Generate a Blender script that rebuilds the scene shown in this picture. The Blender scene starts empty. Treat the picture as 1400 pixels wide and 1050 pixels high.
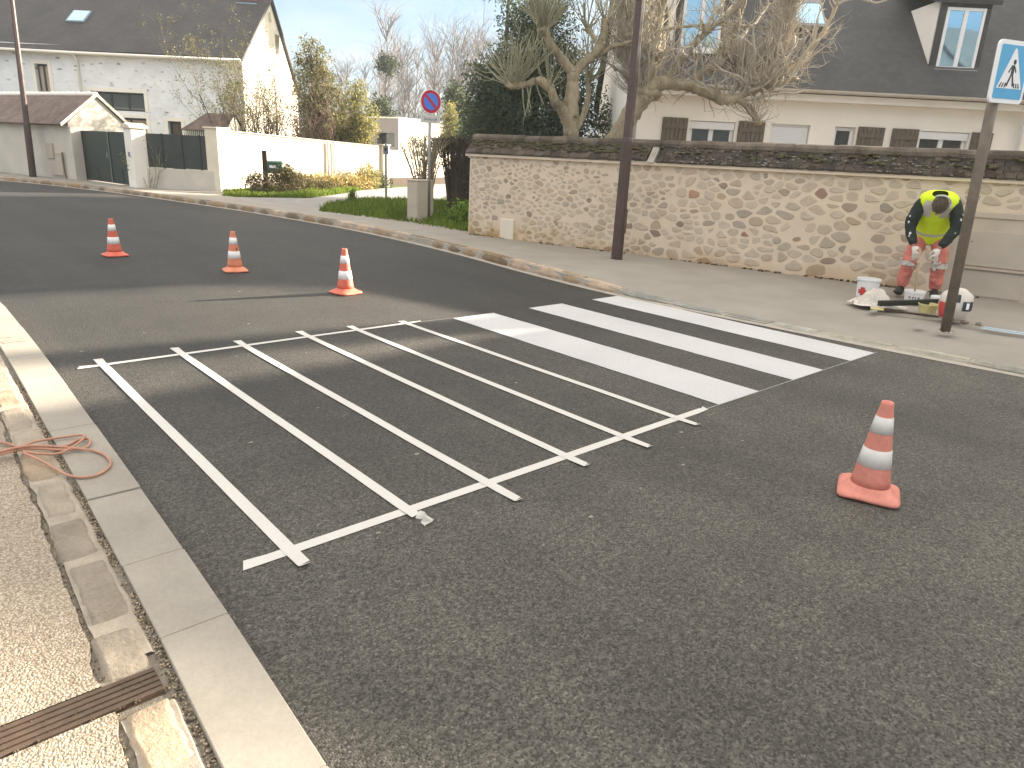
import bpy, math, random
from math import sin, cos, pi, radians as R, sqrt, atan2
from mathutils import Vector, Matrix, noise
rnd = random.Random(7)
S = bpy.context.scene
COL = S.collection

# ------------------------------------------------------------------ camera
cam_d = bpy.data.cameras.new('camera')
cam_d.sensor_width = 36.0
cam_d.lens = 967.3 / 1400 * 36
cam_d.clip_start = 0.05
cam_d.clip_end = 2000
cam = bpy.data.objects.new('camera', cam_d)
COL.objects.link(cam)
YAW, PITCH, ROLL, EYE = -42.157, 17.836, 2.837, 1.563
fw = Vector((-sin(R(YAW)) * cos(R(PITCH)), cos(R(YAW)) * cos(R(PITCH)), -sin(R(PITCH))))
rt0 = Vector((cos(R(YAW)), sin(R(YAW)), 0))
up0 = rt0.cross(fw)
rt = rt0 * cos(R(ROLL)) + up0 * sin(R(ROLL))
up = up0 * cos(R(ROLL)) - rt0 * sin(R(ROLL))
m = Matrix((rt, up, -fw)).transposed().to_4x4()
m.translation = Vector((0, 0, EYE))
cam.matrix_world = m
S.camera = cam

# ------------------------------------------------------------------ sky and sun
SUN_EL = 17.5
SUN_AZ = (0.98, -0.20)            # horizontal direction towards the sun
W = bpy.data.worlds.new('World')
S.world = W
W.use_nodes = True
wn = W.node_tree.nodes
wl = W.node_tree.links
sky = wn.new('ShaderNodeTexSky')
sky.sky_type = 'NISHITA'
sky.sun_disc = False
sky.sun_elevation = R(SUN_EL)
sky.sun_rotation = atan2(SUN_AZ[0], SUN_AZ[1])
sky.air_density = 1.0
sky.dust_density = 1.5
sky.ozone_density = 1.2
tc = wn.new('ShaderNodeTexCoord')
mp = wn.new('ShaderNodeMapping')
mp.inputs['Scale'].default_value = (1.2, 1.2, 5.0)
cn = wn.new('ShaderNodeTexNoise')
cn.inputs['Scale'].default_value = 2.3
cn.inputs['Detail'].default_value = 6
cn.inputs['Roughness'].default_value = 0.55
cr = wn.new('ShaderNodeMapRange')
cr.inputs['From Min'].default_value = 0.40
cr.inputs['From Max'].default_value = 0.72
cr.inputs['To Min'].default_value = 0.80
cr.inputs['To Max'].default_value = 0.94
mx = wn.new('ShaderNodeMix')
mx.data_type = 'RGBA'
sx_ = wn.new('ShaderNodeSeparateXYZ')
hi_ = wn.new('ShaderNodeMapRange')                     # hazy pale blue low down, unseen warm cloud added higher up to light the shade
hi_.interpolation_type = 'SMOOTHSTEP'
hi_.inputs['From Min'].default_value = 0.28
hi_.inputs['From Max'].default_value = 0.60
vc = wn.new('ShaderNodeMix')
vc.data_type = 'RGBA'
lowc = wn.new('ShaderNodeMix')
lowc.data_type = 'RGBA'
lowc.inputs['A'].default_value = (0.84, 1.27, 1.76, 1)
lowc.inputs['B'].default_value = (1.56, 1.74, 1.90, 1)
cn2_ = wn.new('ShaderNodeTexNoise')
cn2_.inputs['Scale'].default_value = 3.4
cn2_.inputs['Detail'].default_value = 7
cn2_.inputs['Roughness'].default_value = 0.6
cr2_ = wn.new('ShaderNodeMapRange')
cr2_.inputs['From Min'].default_value = 0.36
cr2_.inputs['From Max'].default_value = 0.62
wl.new(mp.outputs['Vector'], cn2_.inputs['Vector'])
wl.new(cn2_.outputs['Fac'], cr2_.inputs['Value'])
wl.new(cr2_.outputs['Result'], lowc.inputs['Factor'])
wl.new(lowc.outputs['Result'], vc.inputs['A'])
vc.inputs['B'].default_value = (4.75, 4.45, 4.05, 1)
wl.new(tc.outputs['Generated'], sx_.inputs[0])
wl.new(sx_.outputs['Z'], hi_.inputs['Value'])
wl.new(hi_.outputs['Result'], vc.inputs['Factor'])
wl.new(vc.outputs['Result'], mx.inputs['B'])
wl.new(tc.outputs['Generated'], mp.inputs['Vector'])
wl.new(mp.outputs['Vector'], cn.inputs['Vector'])
wl.new(cn.outputs['Fac'], cr.inputs['Value'])
wl.new(cr.outputs['Result'], mx.inputs['Factor'])
wl.new(sky.outputs['Color'], mx.inputs['A'])
wl.new(mx.outputs['Result'], wn['Background'].inputs['Color'])
wn['Background'].inputs['Strength'].default_value = 0.075

sd = bpy.data.lights.new('sun', 'SUN')
sd.energy = 4.9
sd.angle = R(1.0)
sd.color = (1.0, 0.89, 0.74)
so = bpy.data.objects.new('sun', sd)
COL.objects.link(so)
hv = Vector((SUN_AZ[0], SUN_AZ[1], 0)).normalized()
so.rotation_euler = (Vector((hv.x * cos(R(SUN_EL)), hv.y * cos(R(SUN_EL)), sin(R(SUN_EL))))).to_track_quat('Z', 'Y').to_euler()
so.location = (30, -6, 20)

S.view_settings.view_transform = 'Standard'
S.view_settings.look = 'None'
S.view_settings.exposure = 2.58
S.view_settings.gamma = 1.0
S.render.engine = 'CYCLES'
S.cycles.max_bounces = 6

# ------------------------------------------------------------------ frames
UX, UY = cos(R(YAW)), sin(R(YAW))
def UW(a, d, z=0.0):
    """house-aligned frame: a along the house fronts, d away from the street corner"""
    return Vector((a * UX - d * UY, a * UY + d * UX, z))

# ------------------------------------------------------------------ mesh helpers
class MB:
    def __init__(s):
        s.v = []; s.f = []; s.c = []; s.cur = None
    def add(s, vs, fs):
        o = len(s.v)
        s.v.extend([tuple(p) for p in vs])
        for q in fs:
            s.f.append([i + o for i in q]); s.c.append(s.cur)
        return o
    def quad(s, a, b, c, d): s.add([a, b, c, d], [(0, 1, 2, 3)])
    def poly(s, pts): s.add(pts, [tuple(range(len(pts)))])
    def box(s, x0, x1, y0, y1, z0, z1, M=None):
        p = [(x0, y0, z0), (x1, y0, z0), (x1, y1, z0), (x0, y1, z0), (x0, y0, z1), (x1, y0, z1), (x1, y1, z1), (x0, y1, z1)]
        if M is not None: p = [M @ Vector(q) for q in p]
        s.add(p, [(0, 3, 2, 1), (4, 5, 6, 7), (0, 1, 5, 4), (1, 2, 6, 5), (2, 3, 7, 6), (3, 0, 4, 7)])
    def prism(s, poly, z0, z1, M=None):
        n = len(poly)
        p = [(x, y, z0) for x, y in poly] + [(x, y, z1) for x, y in poly]
        if M is not None: p = [M @ Vector(q) for q in p]
        s.add(p, [tuple(range(n - 1, -1, -1)), tuple(range(n, 2 * n))] + [(i, (i + 1) % n, n + (i + 1) % n, n + i) for i in range(n)])
    def extr(s, pts, vec):
        """closed planar outline pushed along vec"""
        n = len(pts); vec = Vector(vec)
        p = [Vector(q) for q in pts] + [Vector(q) + vec for q in pts]
        s.add(p, [tuple(range(n - 1, -1, -1)), tuple(range(n, 2 * n))] + [(i, (i + 1) % n, n + (i + 1) % n, n + i) for i in range(n)])
    def tube(s, pts, rad, n=6, cap=True):
        pts = [Vector(p) for p in pts]
        k = len(pts)
        if not hasattr(rad, '__len__'): rad = [rad] * k
        t = (pts[1] - pts[0]).normalized()
        a = t.orthogonal().normalized()
        o = len(s.v)
        for i in range(k):
            if i == 0: tt = pts[1] - pts[0]
            elif i == k - 1: tt = pts[-1] - pts[-2]
            else: tt = pts[i + 1] - pts[i - 1]
            if tt.length < 1e-9: tt = t
            tt = tt.normalized()
            a = a - tt * a.dot(tt)
            if a.length < 1e-6: a = tt.orthogonal()
            a.normalize(); t = tt
            b = tt.cross(a)
            for j in range(n):
                q = 2 * pi * j / n
                s.v.append(tuple(pts[i] + (a * cos(q) + b * sin(q)) * rad[i]))
        for i in range(k - 1):
            for j in range(n):
                j2 = (j + 1) % n
                s.f.append([o + i * n + j, o + i * n + j2, o + (i + 1) * n + j2, o + (i + 1) * n + j]); s.c.append(s.cur)
        if cap:
            s.f.append([o + j for j in range(n - 1, -1, -1)]); s.c.append(s.cur)
            s.f.append([o + (k - 1) * n + j for j in range(n)]); s.c.append(s.cur)
    def lathe(s, prof, n=24, M=None, caps=True):
        o = len(s.v)
        for r, z in prof:
            for j in range(n):
                q = 2 * pi * j / n
                p = Vector((r * cos(q), r * sin(q), z))
                s.v.append(tuple(M @ p if M is not None else p))
        for i in range(len(prof) - 1):
            for j in range(n):
                j2 = (j + 1) % n
                s.f.append([o + i * n + j, o + i * n + j2, o + (i + 1) * n + j2, o + (i + 1) * n + j]); s.c.append(s.cur)
        if caps:
            s.f.append([o + j for j in range(n - 1, -1, -1)]); s.c.append(s.cur)
            e = o + (len(prof) - 1) * n
            s.f.append([e + j for j in range(n)]); s.c.append(s.cur)
    def rings(s, rings, closed_ends=True):
        n = len(rings[0]); o = len(s.v)
        for r in rings: s.v.extend([tuple(p) for p in r])
        for i in range(len(rings) - 1):
            for j in range(n):
                j2 = (j + 1) % n
                s.f.append([o + i * n + j, o + i * n + j2, o + (i + 1) * n + j2, o + (i + 1) * n + j]); s.c.append(s.cur)
        if closed_ends:
            s.f.append([o + j for j in range(n - 1, -1, -1)]); s.c.append(s.cur)
            e = o + (len(rings) - 1) * n
            s.f.append([e + j for j in range(n)]); s.c.append(s.cur)
    def blob(s, c, r, seed=0, amp=0.25, nu=10, nv=7, sc=(1, 1, 1)):
        o = len(s.v)
        c = Vector(c)
        for i in range(nv + 1):
            th = pi * i / nv
            for j in range(nu):
                ph = 2 * pi * j / nu
                d = Vector((sin(th) * cos(ph), sin(th) * sin(ph), cos(th)))
                k = 1 + amp * noise.noise(d * 1.7 + Vector((seed * 3.1, seed * 1.7, seed)))
                s.v.append((c.x + d.x * r * k * sc[0], c.y + d.y * r * k * sc[1], c.z + d.z * r * k * sc[2]))
        for i in range(nv):
            for j in range(nu):
                j2 = (j + 1) % nu
                s.f.append([o + i * nu + j, o + (i + 1) * nu + j, o + (i + 1) * nu + j2, o + i * nu + j2]); s.c.append(s.cur)
    def leaf(s, p, size, rg, flat=0.0, asp=0.55):
        d = Vector((rg.gauss(0, 1), rg.gauss(0, 1), rg.gauss(0, 1) * (1 - flat))).normalized()
        e = d.cross(Vector((rg.gauss(0, 1), rg.gauss(0, 1), rg.gauss(0, 1)))).normalized()
        p = Vector(p); d = d * size; e = e * size * asp
        s.add([p - d * .5, p + e * .5, p + d * .6, p - e * .5], [(0, 1, 2, 3)])
    def mesh(s, name, smooth=False):
        me = bpy.data.meshes.new(name)
        me.from_pydata(s.v, [], s.f)
        if any(c is not None for c in s.c):
            at = me.color_attributes.new('Col', 'FLOAT_COLOR', 'CORNER')
            dat = []
            for f, c in zip(s.f, s.c):
                c = c or (1, 1, 1)
                dat.extend((c[0], c[1], c[2], 1.0) * len(f))
            at.data.foreach_set('color', dat)
        if smooth: me.polygons.foreach_set('use_smooth', [True] * len(me.polygons))
        me.update()
        return me

def link(name, mb, mt, parent=None, smooth=False, bevel=0, seg=2):
    me = mb if isinstance(mb, bpy.types.Mesh) else mb.mesh(name, smooth)
    if mt is not None and not me.materials: me.materials.append(mt)
    o = bpy.data.objects.new(name, me)
    COL.objects.link(o)
    if parent is not None: o.parent = parent
    if bevel:
        b = o.modifiers.new('bevel', 'BEVEL'); b.width = bevel; b.segments = seg; b.limit_method = 'ANGLE'; b.angle_limit = R(35)
    return o
def tag(o, label, cat, group=None, kind=None):
    if label: o['label'] = label
    if cat: o['category'] = cat
    if group: o['group'] = group
    if kind: o['kind'] = kind
    return o
def thing(name, label, cat, loc=(0, 0, 0), rotz=0, group=None):
    o = bpy.data.objects.new(name, None)
    COL.objects.link(o)
    o.location = loc; o.rotation_euler = (0, 0, rotz)
    o.empty_display_size = 0.2
    return tag(o, label, cat, group)
def struct(name, mb, mt, smooth=False, kind='structure'):
    o = link(name, mb, mt, None, smooth)
    o['kind'] = kind
    return o
def copy_tree(o, parent=None):
    c = o.copy(); COL.objects.link(c)
    if parent is not None: c.parent = parent
    for ch in o.children: copy_tree(ch, c)
    return c

# ------------------------------------------------------------------ materials
def nodes(name):
    mt = bpy.data.materials.new(name); mt.use_nodes = True
    nt = mt.node_tree
    return mt, nt, nt.nodes['Principled BSDF']
def N(nt, t, **kw):
    n = nt.nodes.new(t)
    for k, v in kw.items():
        if k in n.inputs: n.inputs[k].default_value = v
        else: setattr(n, k, v)
    return n
def sc3(c, k): return (min(1, c[0] * k), min(1, c[1] * k), min(1, c[2] * k), 1)
def pm(name, col, rough=.8, var=.18, scale=4, fine=60, bump=.15, bd=.01, spec=.3, metal=0, attr=False, stretch=(1, 1, 1), warm=None):
    """painted / mineral surface: two octaves of colour wear and a fine bump"""
    mt, nt, b = nodes(name)
    L = nt.links.new
    co = N(nt, 'ShaderNodeTexCoord')
    mpn = N(nt, 'ShaderNodeMapping'); mpn.inputs['Scale'].default_value = stretch
    L(co.outputs['Object'], mpn.inputs['Vector'])
    n1 = N(nt, 'ShaderNodeTexNoise', Scale=scale, Detail=6.0, Roughness=.6)
    n2 = N(nt, 'ShaderNodeTexNoise', Scale=fine, Detail=4.0, Roughness=.6)
    L(mpn.outputs[0], n1.inputs['Vector']); L(mpn.outputs[0], n2.inputs['Vector'])
    ad = N(nt, 'ShaderNodeMath', operation='ADD')
    mu = N(nt, 'ShaderNodeMath', operation='MULTIPLY'); mu.inputs[1].default_value = .45
    L(n2.outputs['Fac'], mu.inputs[0]); L(n1.outputs['Fac'], ad.inputs[0]); L(mu.outputs[0], ad.inputs[1])
    mr = N(nt, 'ShaderNodeMapRange'); mr.inputs['From Min'].default_value = .45; mr.inputs['From Max'].default_value = 1.0
    L(ad.outputs[0], mr.inputs['Value'])
    mixn = N(nt, 'ShaderNodeMix', data_type='RGBA')
    lo = sc3(col, 1 - var); hi = sc3(col, 1 + var)
    if warm: lo = (*warm, 1)
    mixn.inputs['A'].default_value = lo; mixn.inputs['B'].default_value = hi
    L(mr.outputs[0], mixn.inputs['Factor'])
    out = mixn.outputs['Result']
    if attr:
        va = N(nt, 'ShaderNodeVertexColor', layer_name='Col')
        ml = N(nt, 'ShaderNodeMix', data_type='RGBA', blend_type='MULTIPLY')
        ml.inputs['Factor'].default_value = 1
        L(out, ml.inputs['A']); L(va.outputs['Color'], ml.inputs['B']); out = ml.outputs['Result']
    L(out, b.inputs['Base Color'])
    b.inputs['Roughness'].default_value = rough
    b.inputs['Metallic'].default_value = metal
    b.inputs['Specular IOR Level'].default_value = spec
    if bump:
        bn = N(nt, 'ShaderNodeBump'); bn.inputs['Strength'].default_value = bump; bn.inputs['Distance'].default_value = bd
        L(n2.outputs['Fac'], bn.inputs['Height']); L(bn.outputs['Normal'], b.inputs['Normal'])
    return mt
def leafmat(name, col, var=.3, trans=.35):
    mt, nt, b = nodes(name)
    L = nt.links.new
    va = N(nt, 'ShaderNodeVertexColor', layer_name='Col')
    ml = N(nt, 'ShaderNodeMix', data_type='RGBA', blend_type='MULTIPLY'); ml.inputs['Factor'].default_value = 1
    ml.inputs['A'].default_value = (*col, 1)
    L(va.outputs['Color'], ml.inputs['B'])
    L(ml.outputs['Result'], b.inputs['Base Color'])
    b.inputs['Roughness'].default_value = .6; b.inputs['Specular IOR Level'].default_value = .25
    tr = N(nt, 'ShaderNodeBsdfTranslucent'); L(ml.outputs['Result'], tr.inputs['Color'])
    ms = N(nt, 'ShaderNodeMixShader'); ms.inputs['Fac'].default_value = trans
    L(b.outputs[0], ms.inputs[1]); L(tr.outputs[0], ms.inputs[2])
    L(ms.outputs[0], nt.nodes['Material Output'].inputs['Surface'])
    return mt
def glassmat(name, col, metal=.6, rough=.06):
    mt, nt, b = nodes(name)
    b.inputs['Base Color'].default_value = (*col, 1)
    b.inputs['Metallic'].default_value = metal; b.inputs['Roughness'].default_value = rough
    n = N(nt, 'ShaderNodeTexNoise', Scale=1.6, Detail=1.0)
    bn = N(nt, 'ShaderNodeBump'); bn.inputs['Strength'].default_value = .04; bn.inputs['Distance'].default_value = .05
    nt.links.new(n.outputs['Fac'], bn.inputs['Height']); nt.links.new(bn.outputs['Normal'], b.inputs['Normal'])
    return mt
def asphaltmat():
    mt, nt, b = nodes('asphalt')
    L = nt.links.new
    co = N(nt, 'ShaderNodeTexCoord'); o = co.outputs['Object']
    v = N(nt, 'ShaderNodeTexVoronoi', Scale=140.0); L(o, v.inputs['Vector'])
    v2 = N(nt, 'ShaderNodeTexVoronoi', Scale=60.0); L(o, v2.inputs['Vector'])
    n1 = N(nt, 'ShaderNodeTexNoise', Scale=.45, Detail=5.0, Roughness=.6); L(o, n1.inputs['Vector'])
    n2 = N(nt, 'ShaderNodeTexNoise', Scale=38.0, Detail=5.0, Roughness=.7); L(o, n2.inputs['Vector'])
    sep = N(nt, 'ShaderNodeSeparateColor'); L(v.outputs['Color'], sep.inputs['Color'])
    ramp = N(nt, 'ShaderNodeValToRGB')
    e = ramp.color_ramp.elements
    e[0].position = 0; e[0].color = (.017, .0152, .0122, 1)
    e[1].position = 1; e[1].color = (.100, .0905, .0745, 1)
    e2 = e.new(.5); e2.color = (.049, .0445, .0362, 1)
    e3 = e.new(.9); e3.color = (.074, .067, .055, 1)
    L(sep.outputs['Red'], ramp.inputs['Fac'])
    mr = N(nt, 'ShaderNodeMapRange'); mr.inputs['From Min'].default_value = .3; mr.inputs['From Max'].default_value = .7
    mr.inputs['To Min'].default_value = .78; mr.inputs['To Max'].default_value = 1.3
    L(n1.outputs['Fac'], mr.inputs['Value'])
    mr2 = N(nt, 'ShaderNodeMapRange'); mr2.inputs['From Min'].default_value = .3; mr2.inputs['From Max'].default_value = .7
    mr2.inputs['To Min'].default_value = .55; mr2.inputs['To Max'].default_value = 1.38
    L(n2.outputs['Fac'], mr2.inputs['Value'])
    mm = N(nt, 'ShaderNodeMath', operation='MULTIPLY'); L(mr.outputs[0], mm.inputs[0]); L(mr2.outputs[0], mm.inputs[1])
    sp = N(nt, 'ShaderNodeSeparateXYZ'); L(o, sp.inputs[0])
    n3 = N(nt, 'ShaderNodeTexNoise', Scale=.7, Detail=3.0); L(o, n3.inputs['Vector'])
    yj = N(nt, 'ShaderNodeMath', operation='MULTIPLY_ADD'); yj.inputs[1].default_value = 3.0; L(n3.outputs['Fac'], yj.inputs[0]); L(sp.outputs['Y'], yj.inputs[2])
    wr = N(nt, 'ShaderNodeMapRange'); wr.interpolation_type = 'SMOOTHSTEP'  # light falloff painted into the asphalt: lighter nearby, darker far along the road
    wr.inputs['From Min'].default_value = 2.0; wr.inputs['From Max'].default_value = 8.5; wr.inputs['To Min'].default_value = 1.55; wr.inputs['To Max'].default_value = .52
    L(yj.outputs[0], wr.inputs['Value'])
    tm = N(nt, 'ShaderNodeMapping'); tm.inputs['Scale'].default_value = (1.0, .10, 1.0); L(o, tm.inputs['Vector'])
    n4 = N(nt, 'ShaderNodeTexNoise', Scale=1.3, Detail=4.0, Roughness=.6); L(tm.outputs[0], n4.inputs['Vector'])
    n5 = N(nt, 'ShaderNodeTexNoise', Scale=2.6, Detail=6.0, Roughness=.7); L(o, n5.inputs['Vector'])
    tk = N(nt, 'ShaderNodeMapRange'); tk.inputs['From Min'].default_value = .3; tk.inputs['From Max'].default_value = .7; tk.inputs['To Min'].default_value = .80; tk.inputs['To Max'].default_value = 1.22
    L(n4.outputs['Fac'], tk.inputs['Value'])
    st_ = N(nt, 'ShaderNodeMapRange'); st_.inputs['From Min'].default_value = .35; st_.inputs['From Max'].default_value = .72; st_.inputs['To Min'].default_value = .90; st_.inputs['To Max'].default_value = 1.20
    L(n5.outputs['Fac'], st_.inputs['Value'])
    m4 = N(nt, 'ShaderNodeMath', operation='MULTIPLY'); L(tk.outputs[0], m4.inputs[0]); L(st_.outputs[0], m4.inputs[1])
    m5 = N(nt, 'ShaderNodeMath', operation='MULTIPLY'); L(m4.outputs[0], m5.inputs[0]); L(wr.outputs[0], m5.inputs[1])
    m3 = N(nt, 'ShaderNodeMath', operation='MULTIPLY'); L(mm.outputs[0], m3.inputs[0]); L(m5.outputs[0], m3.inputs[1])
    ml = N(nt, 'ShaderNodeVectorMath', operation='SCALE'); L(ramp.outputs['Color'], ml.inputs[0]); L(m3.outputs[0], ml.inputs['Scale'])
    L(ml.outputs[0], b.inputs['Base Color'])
    b.inputs['Roughness'].default_value = .72
    b.inputs['Specular IOR Level'].default_value = .45
    h = N(nt, 'ShaderNodeMath', operation='MULTIPLY_ADD'); h.inputs[1].default_value = -1.0
    L(v.outputs['Distance'], h.inputs[0]); L(n2.outputs['Fac'], h.inputs[2])
    bn = N(nt, 'ShaderNodeBump'); bn.inputs['Strength'].default_value = .75; bn.inputs['Distance'].default_value = .006
    L(h.outputs[0], bn.inputs['Height']); L(bn.outputs['Normal'], b.inputs['Normal'])
    return mt
def pebblemat():
    mt, nt, b = nodes('washed_aggregate')
    L = nt.links.new
    co = N(nt, 'ShaderNodeTexCoord'); o = co.outputs['Object']
    n0 = N(nt, 'ShaderNodeTexNoise', Scale=30.0, Detail=2.0); L(o, n0.inputs['Vector'])
    vm = N(nt, 'ShaderNodeVectorMath', operation='MULTIPLY_ADD'); vm.inputs[1].default_value = (.012, .012, .012)
    L(n0.outputs['Color'], vm.inputs[0]); L(o, vm.inputs[2])
    v = N(nt, 'ShaderNodeTexVoronoi', Scale=135.0); L(vm.outputs[0], v.inputs['Vector'])
    sep = N(nt, 'ShaderNodeSeparateColor'); L(v.outputs['Color'], sep.inputs['Color'])
    ramp = N(nt, 'ShaderNodeValToRGB'); e = ramp.color_ramp.elements
    e[0].color = (.30, .235, .165, 1); e[1].color = (.52, .44, .34, 1)
    e2 = e.new(.45); e2.color = (.40, .325, .235, 1)
    L(sep.outputs['Green'], ramp.inputs['Fac'])
    mr = N(nt, 'ShaderNodeMapRange'); mr.inputs['From Min'].default_value = .25; mr.inputs['From Max'].default_value = .75
    mr.inputs['To Min'].default_value = 1.0; mr.inputs['To Max'].default_value = .55
    L(v.outputs['Distance'], mr.inputs['Value'])
    n1 = N(nt, 'ShaderNodeTexNoise', Scale=2.2, Detail=4.0); L(o, n1.inputs['Vector'])
    mr2 = N(nt, 'ShaderNodeMapRange'); mr2.inputs['From Min'].default_value = .3; mr2.inputs['From Max'].default_value = .7
    mr2.inputs['To Min'].default_value = .85; mr2.inputs['To Max'].default_value = 1.12
    L(n1.outputs['Fac'], mr2.inputs['Value'])
    mm = N(nt, 'ShaderNodeMath', operation='MULTIPLY'); L(mr.outputs[0], mm.inputs[0]); L(mr2.outputs[0], mm.inputs[1])
    ml = N(nt, 'ShaderNodeVectorMath', operation='SCALE'); L(ramp.outputs['Color'], ml.inputs[0]); L(mm.outputs[0], ml.inputs['Scale'])
    L(ml.outputs[0], b.inputs['Base Color'])
    b.inputs['Roughness'].default_value = .8
    iv = N(nt, 'ShaderNodeMath', operation='SUBTRACT'); iv.inputs[0].default_value = 1.0; L(v.outputs['Distance'], iv.inputs[1])
    bn = N(nt, 'ShaderNodeBump'); bn.inputs['Strength'].default_value = .65; bn.inputs['Distance'].default_value = .006
    L(iv.outputs[0], bn.inputs['Height']); L(bn.outputs['Normal'], b.inputs['Normal'])
    return mt
def roofmat(name, col, rows=7.0, var=.35, axis='Z', rough=.7):
    """rows of flat tiles: brick pattern on the slope for colour and joint bump"""
    mt, nt, b = nodes(name)
    L = nt.links.new
    co = N(nt, 'ShaderNodeTexCoord')
    sx = N(nt, 'ShaderNodeSeparateXYZ'); L(co.outputs['Object'], sx.inputs[0])
    cx = N(nt, 'ShaderNodeCombineXYZ')
    L(sx.outputs['X' if axis != 'X' else 'Y'], cx.inputs['X']); L(sx.outputs['Z'], cx.inputs['Y'])
    br = N(nt, 'ShaderNodeTexBrick')
    br.inputs['Scale'].default_value = rows
    br.inputs['Mortar Size'].default_value = .012
    br.inputs['Color1'].default_value = sc3(col, 1 - var); br.inputs['Color2'].default_value = sc3(col, 1 + var)
    br.inputs['Mortar'].default_value = sc3(col, .45)
    br.inputs['Brick Width'].default_value = 1.1; br.inputs['Row Height'].default_value = .62
    L(cx.outputs[0], br.inputs['Vector'])
    n1 = N(nt, 'ShaderNodeTexNoise', Scale=.8, Detail=6.0, Roughness=.65); L(co.outputs['Object'], n1.inputs['Vector'])
    mr = N(nt, 'ShaderNodeMapRange'); mr.inputs['From Min'].default_value = .3; mr.inputs['From Max'].default_value = .7
    mr.inputs['To Min'].default_value = .7; mr.inputs['To Max'].default_value = 1.35
    L(n1.outputs['Fac'], mr.inputs['Value'])
    ml = N(nt, 'ShaderNodeVectorMath', operation='SCALE'); L(br.outputs['Color'], ml.inputs[0]); L(mr.outputs[0], ml.inputs['Scale'])
    L(ml.outputs[0], b.inputs['Base Color'])
    b.inputs['Roughness'].default_value = rough
    bn = N(nt, 'ShaderNodeBump'); bn.inputs['Strength'].default_value = .4; bn.inputs['Distance'].default_value = .02; bn.invert = True
    L(br.outputs['Fac'], bn.inputs['Height']); L(bn.outputs['Normal'], b.inputs['Normal'])
    return mt
def rubblemat(name, base, stone, scale=2.6):
    """whitewashed rubble masonry: stones just reading through the limewash"""
    mt, nt, b = nodes(name)
    L = nt.links.new
    co = N(nt, 'ShaderNodeTexCoord')
    mpn = N(nt, 'ShaderNodeMapping'); mpn.inputs['Scale'].default_value = (1.0, 1.0, 2.3)
    L(co.outputs['Object'], mpn.inputs['Vector'])
    n0 = N(nt, 'ShaderNodeTexNoise', Scale=5.0, Detail=3.0); L(mpn.outputs[0], n0.inputs['Vector'])
    vm = N(nt, 'ShaderNodeVectorMath', operation='MULTIPLY_ADD'); vm.inputs[1].default_value = (.18, .18, .18)
    L(n0.outputs['Color'], vm.inputs[0]); L(mpn.outputs[0], vm.inputs[2])
    v = N(nt, 'ShaderNodeTexVoronoi', Scale=scale); L(vm.outputs[0], v.inputs['Vector'])
    sep = N(nt, 'ShaderNodeSeparateColor'); L(v.outputs['Color'], sep.inputs['Color'])
    r1 = N(nt, 'ShaderNodeMapRange'); r1.inputs['From Min'].default_value = .58; r1.inputs['From Max'].default_value = 1.0; r1.inputs['To Max'].default_value = 1.0
    L(sep.outputs['Red'], r1.inputs['Value'])
    r2 = N(nt, 'ShaderNodeMapRange'); r2.inputs['From Min'].default_value = .34; r2.inputs['From Max'].default_value = .2
    L(v.outputs['Distance'], r2.inputs['Value'])
    mu = N(nt, 'ShaderNodeMath', operation='MULTIPLY'); L(r1.outputs[0], mu.inputs[0]); L(r2.outputs[0], mu.inputs[1])
    mixn = N(nt, 'ShaderNodeMix', data_type='RGBA')
    mixn.inputs['A'].default_value = (*base, 1); mixn.inputs['B'].default_value = (*stone, 1)
    L(mu.outputs[0], mixn.inputs['Factor'])
    n1 = N(nt, 'ShaderNodeTexNoise', Scale=1.2, Detail=6.0, Roughness=.65); L(co.outputs['Object'], n1.inputs['Vector'])
    mr = N(nt, 'ShaderNodeMapRange'); mr.inputs['From Min'].default_value = .3; mr.inputs['From Max'].default_value = .7
    mr.inputs['To Min'].default_value = .86; mr.inputs['To Max'].default_value = 1.08
    L(n1.outputs['Fac'], mr.inputs['Value'])
    ml = N(nt, 'ShaderNodeVectorMath', operation='SCALE'); L(mixn.outputs['Result'], ml.inputs[0]); L(mr.outputs[0], ml.inputs['Scale'])
    L(ml.outputs[0], b.inputs['Base Color'])
    b.inputs['Roughness'].default_value = .9
    bn = N(nt, 'ShaderNodeBump'); bn.inputs['Strength'].default_value = .5; bn.inputs['Distance'].default_value = .03; bn.invert = True
    L(v.outputs['Distance'], bn.inputs['Height']); L(bn.outputs['Normal'], b.inputs['Normal'])
    return mt

M = {}
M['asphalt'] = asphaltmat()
M['pebble'] = pebblemat()
M['ground'] = pm('soil_ground', (.10, .11, .05), .95, .4, 3, 50, .3, .03)
M['grass_soil'] = pm('grass_soil', (.055, .085, .018), .95, .45, 5, 60, .4, .03)
M['pave'] = pm('pavement_grey', (.29, .262, .222), .85, .14, 1.6, 90, .15, .004)
M['lane'] = pm('lane_tarmac', (.27, .255, .24), .85, .2, 2.5, 60, .2, .01)
M['slab'] = pm('kerb_limestone', (.30, .270, .225), .75, .20, 2.2, 70, .18, .004)
M['joint'] = pm('mortar_joint', (.20, .175, .14), .95, .5, 25, 120, .6, .01)
M['mortar_pale'] = pm('mortar_pale', (.37, .33, .275), .9, .2, 8, 90, .3, .005)
M['rough_stone'] = pm('rough_border_stone', (.34, .275, .20), .85, .3, 7, 60, .55, .012, attr=True)
M['kerb_stone'] = pm('kerb_sandstone', (.29, .205, .135), .85, .35, 6, 50, .4, .012, attr=True)
M['pointing'] = pm('border_pointing', (.33, .285, .225), .9, .25, 9, 90, .5, .006)
M['added_gravel'] = pm('bounce_gravel', (.42, .38, .32), .95, .3, 20, 120, .5, .01)
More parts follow.
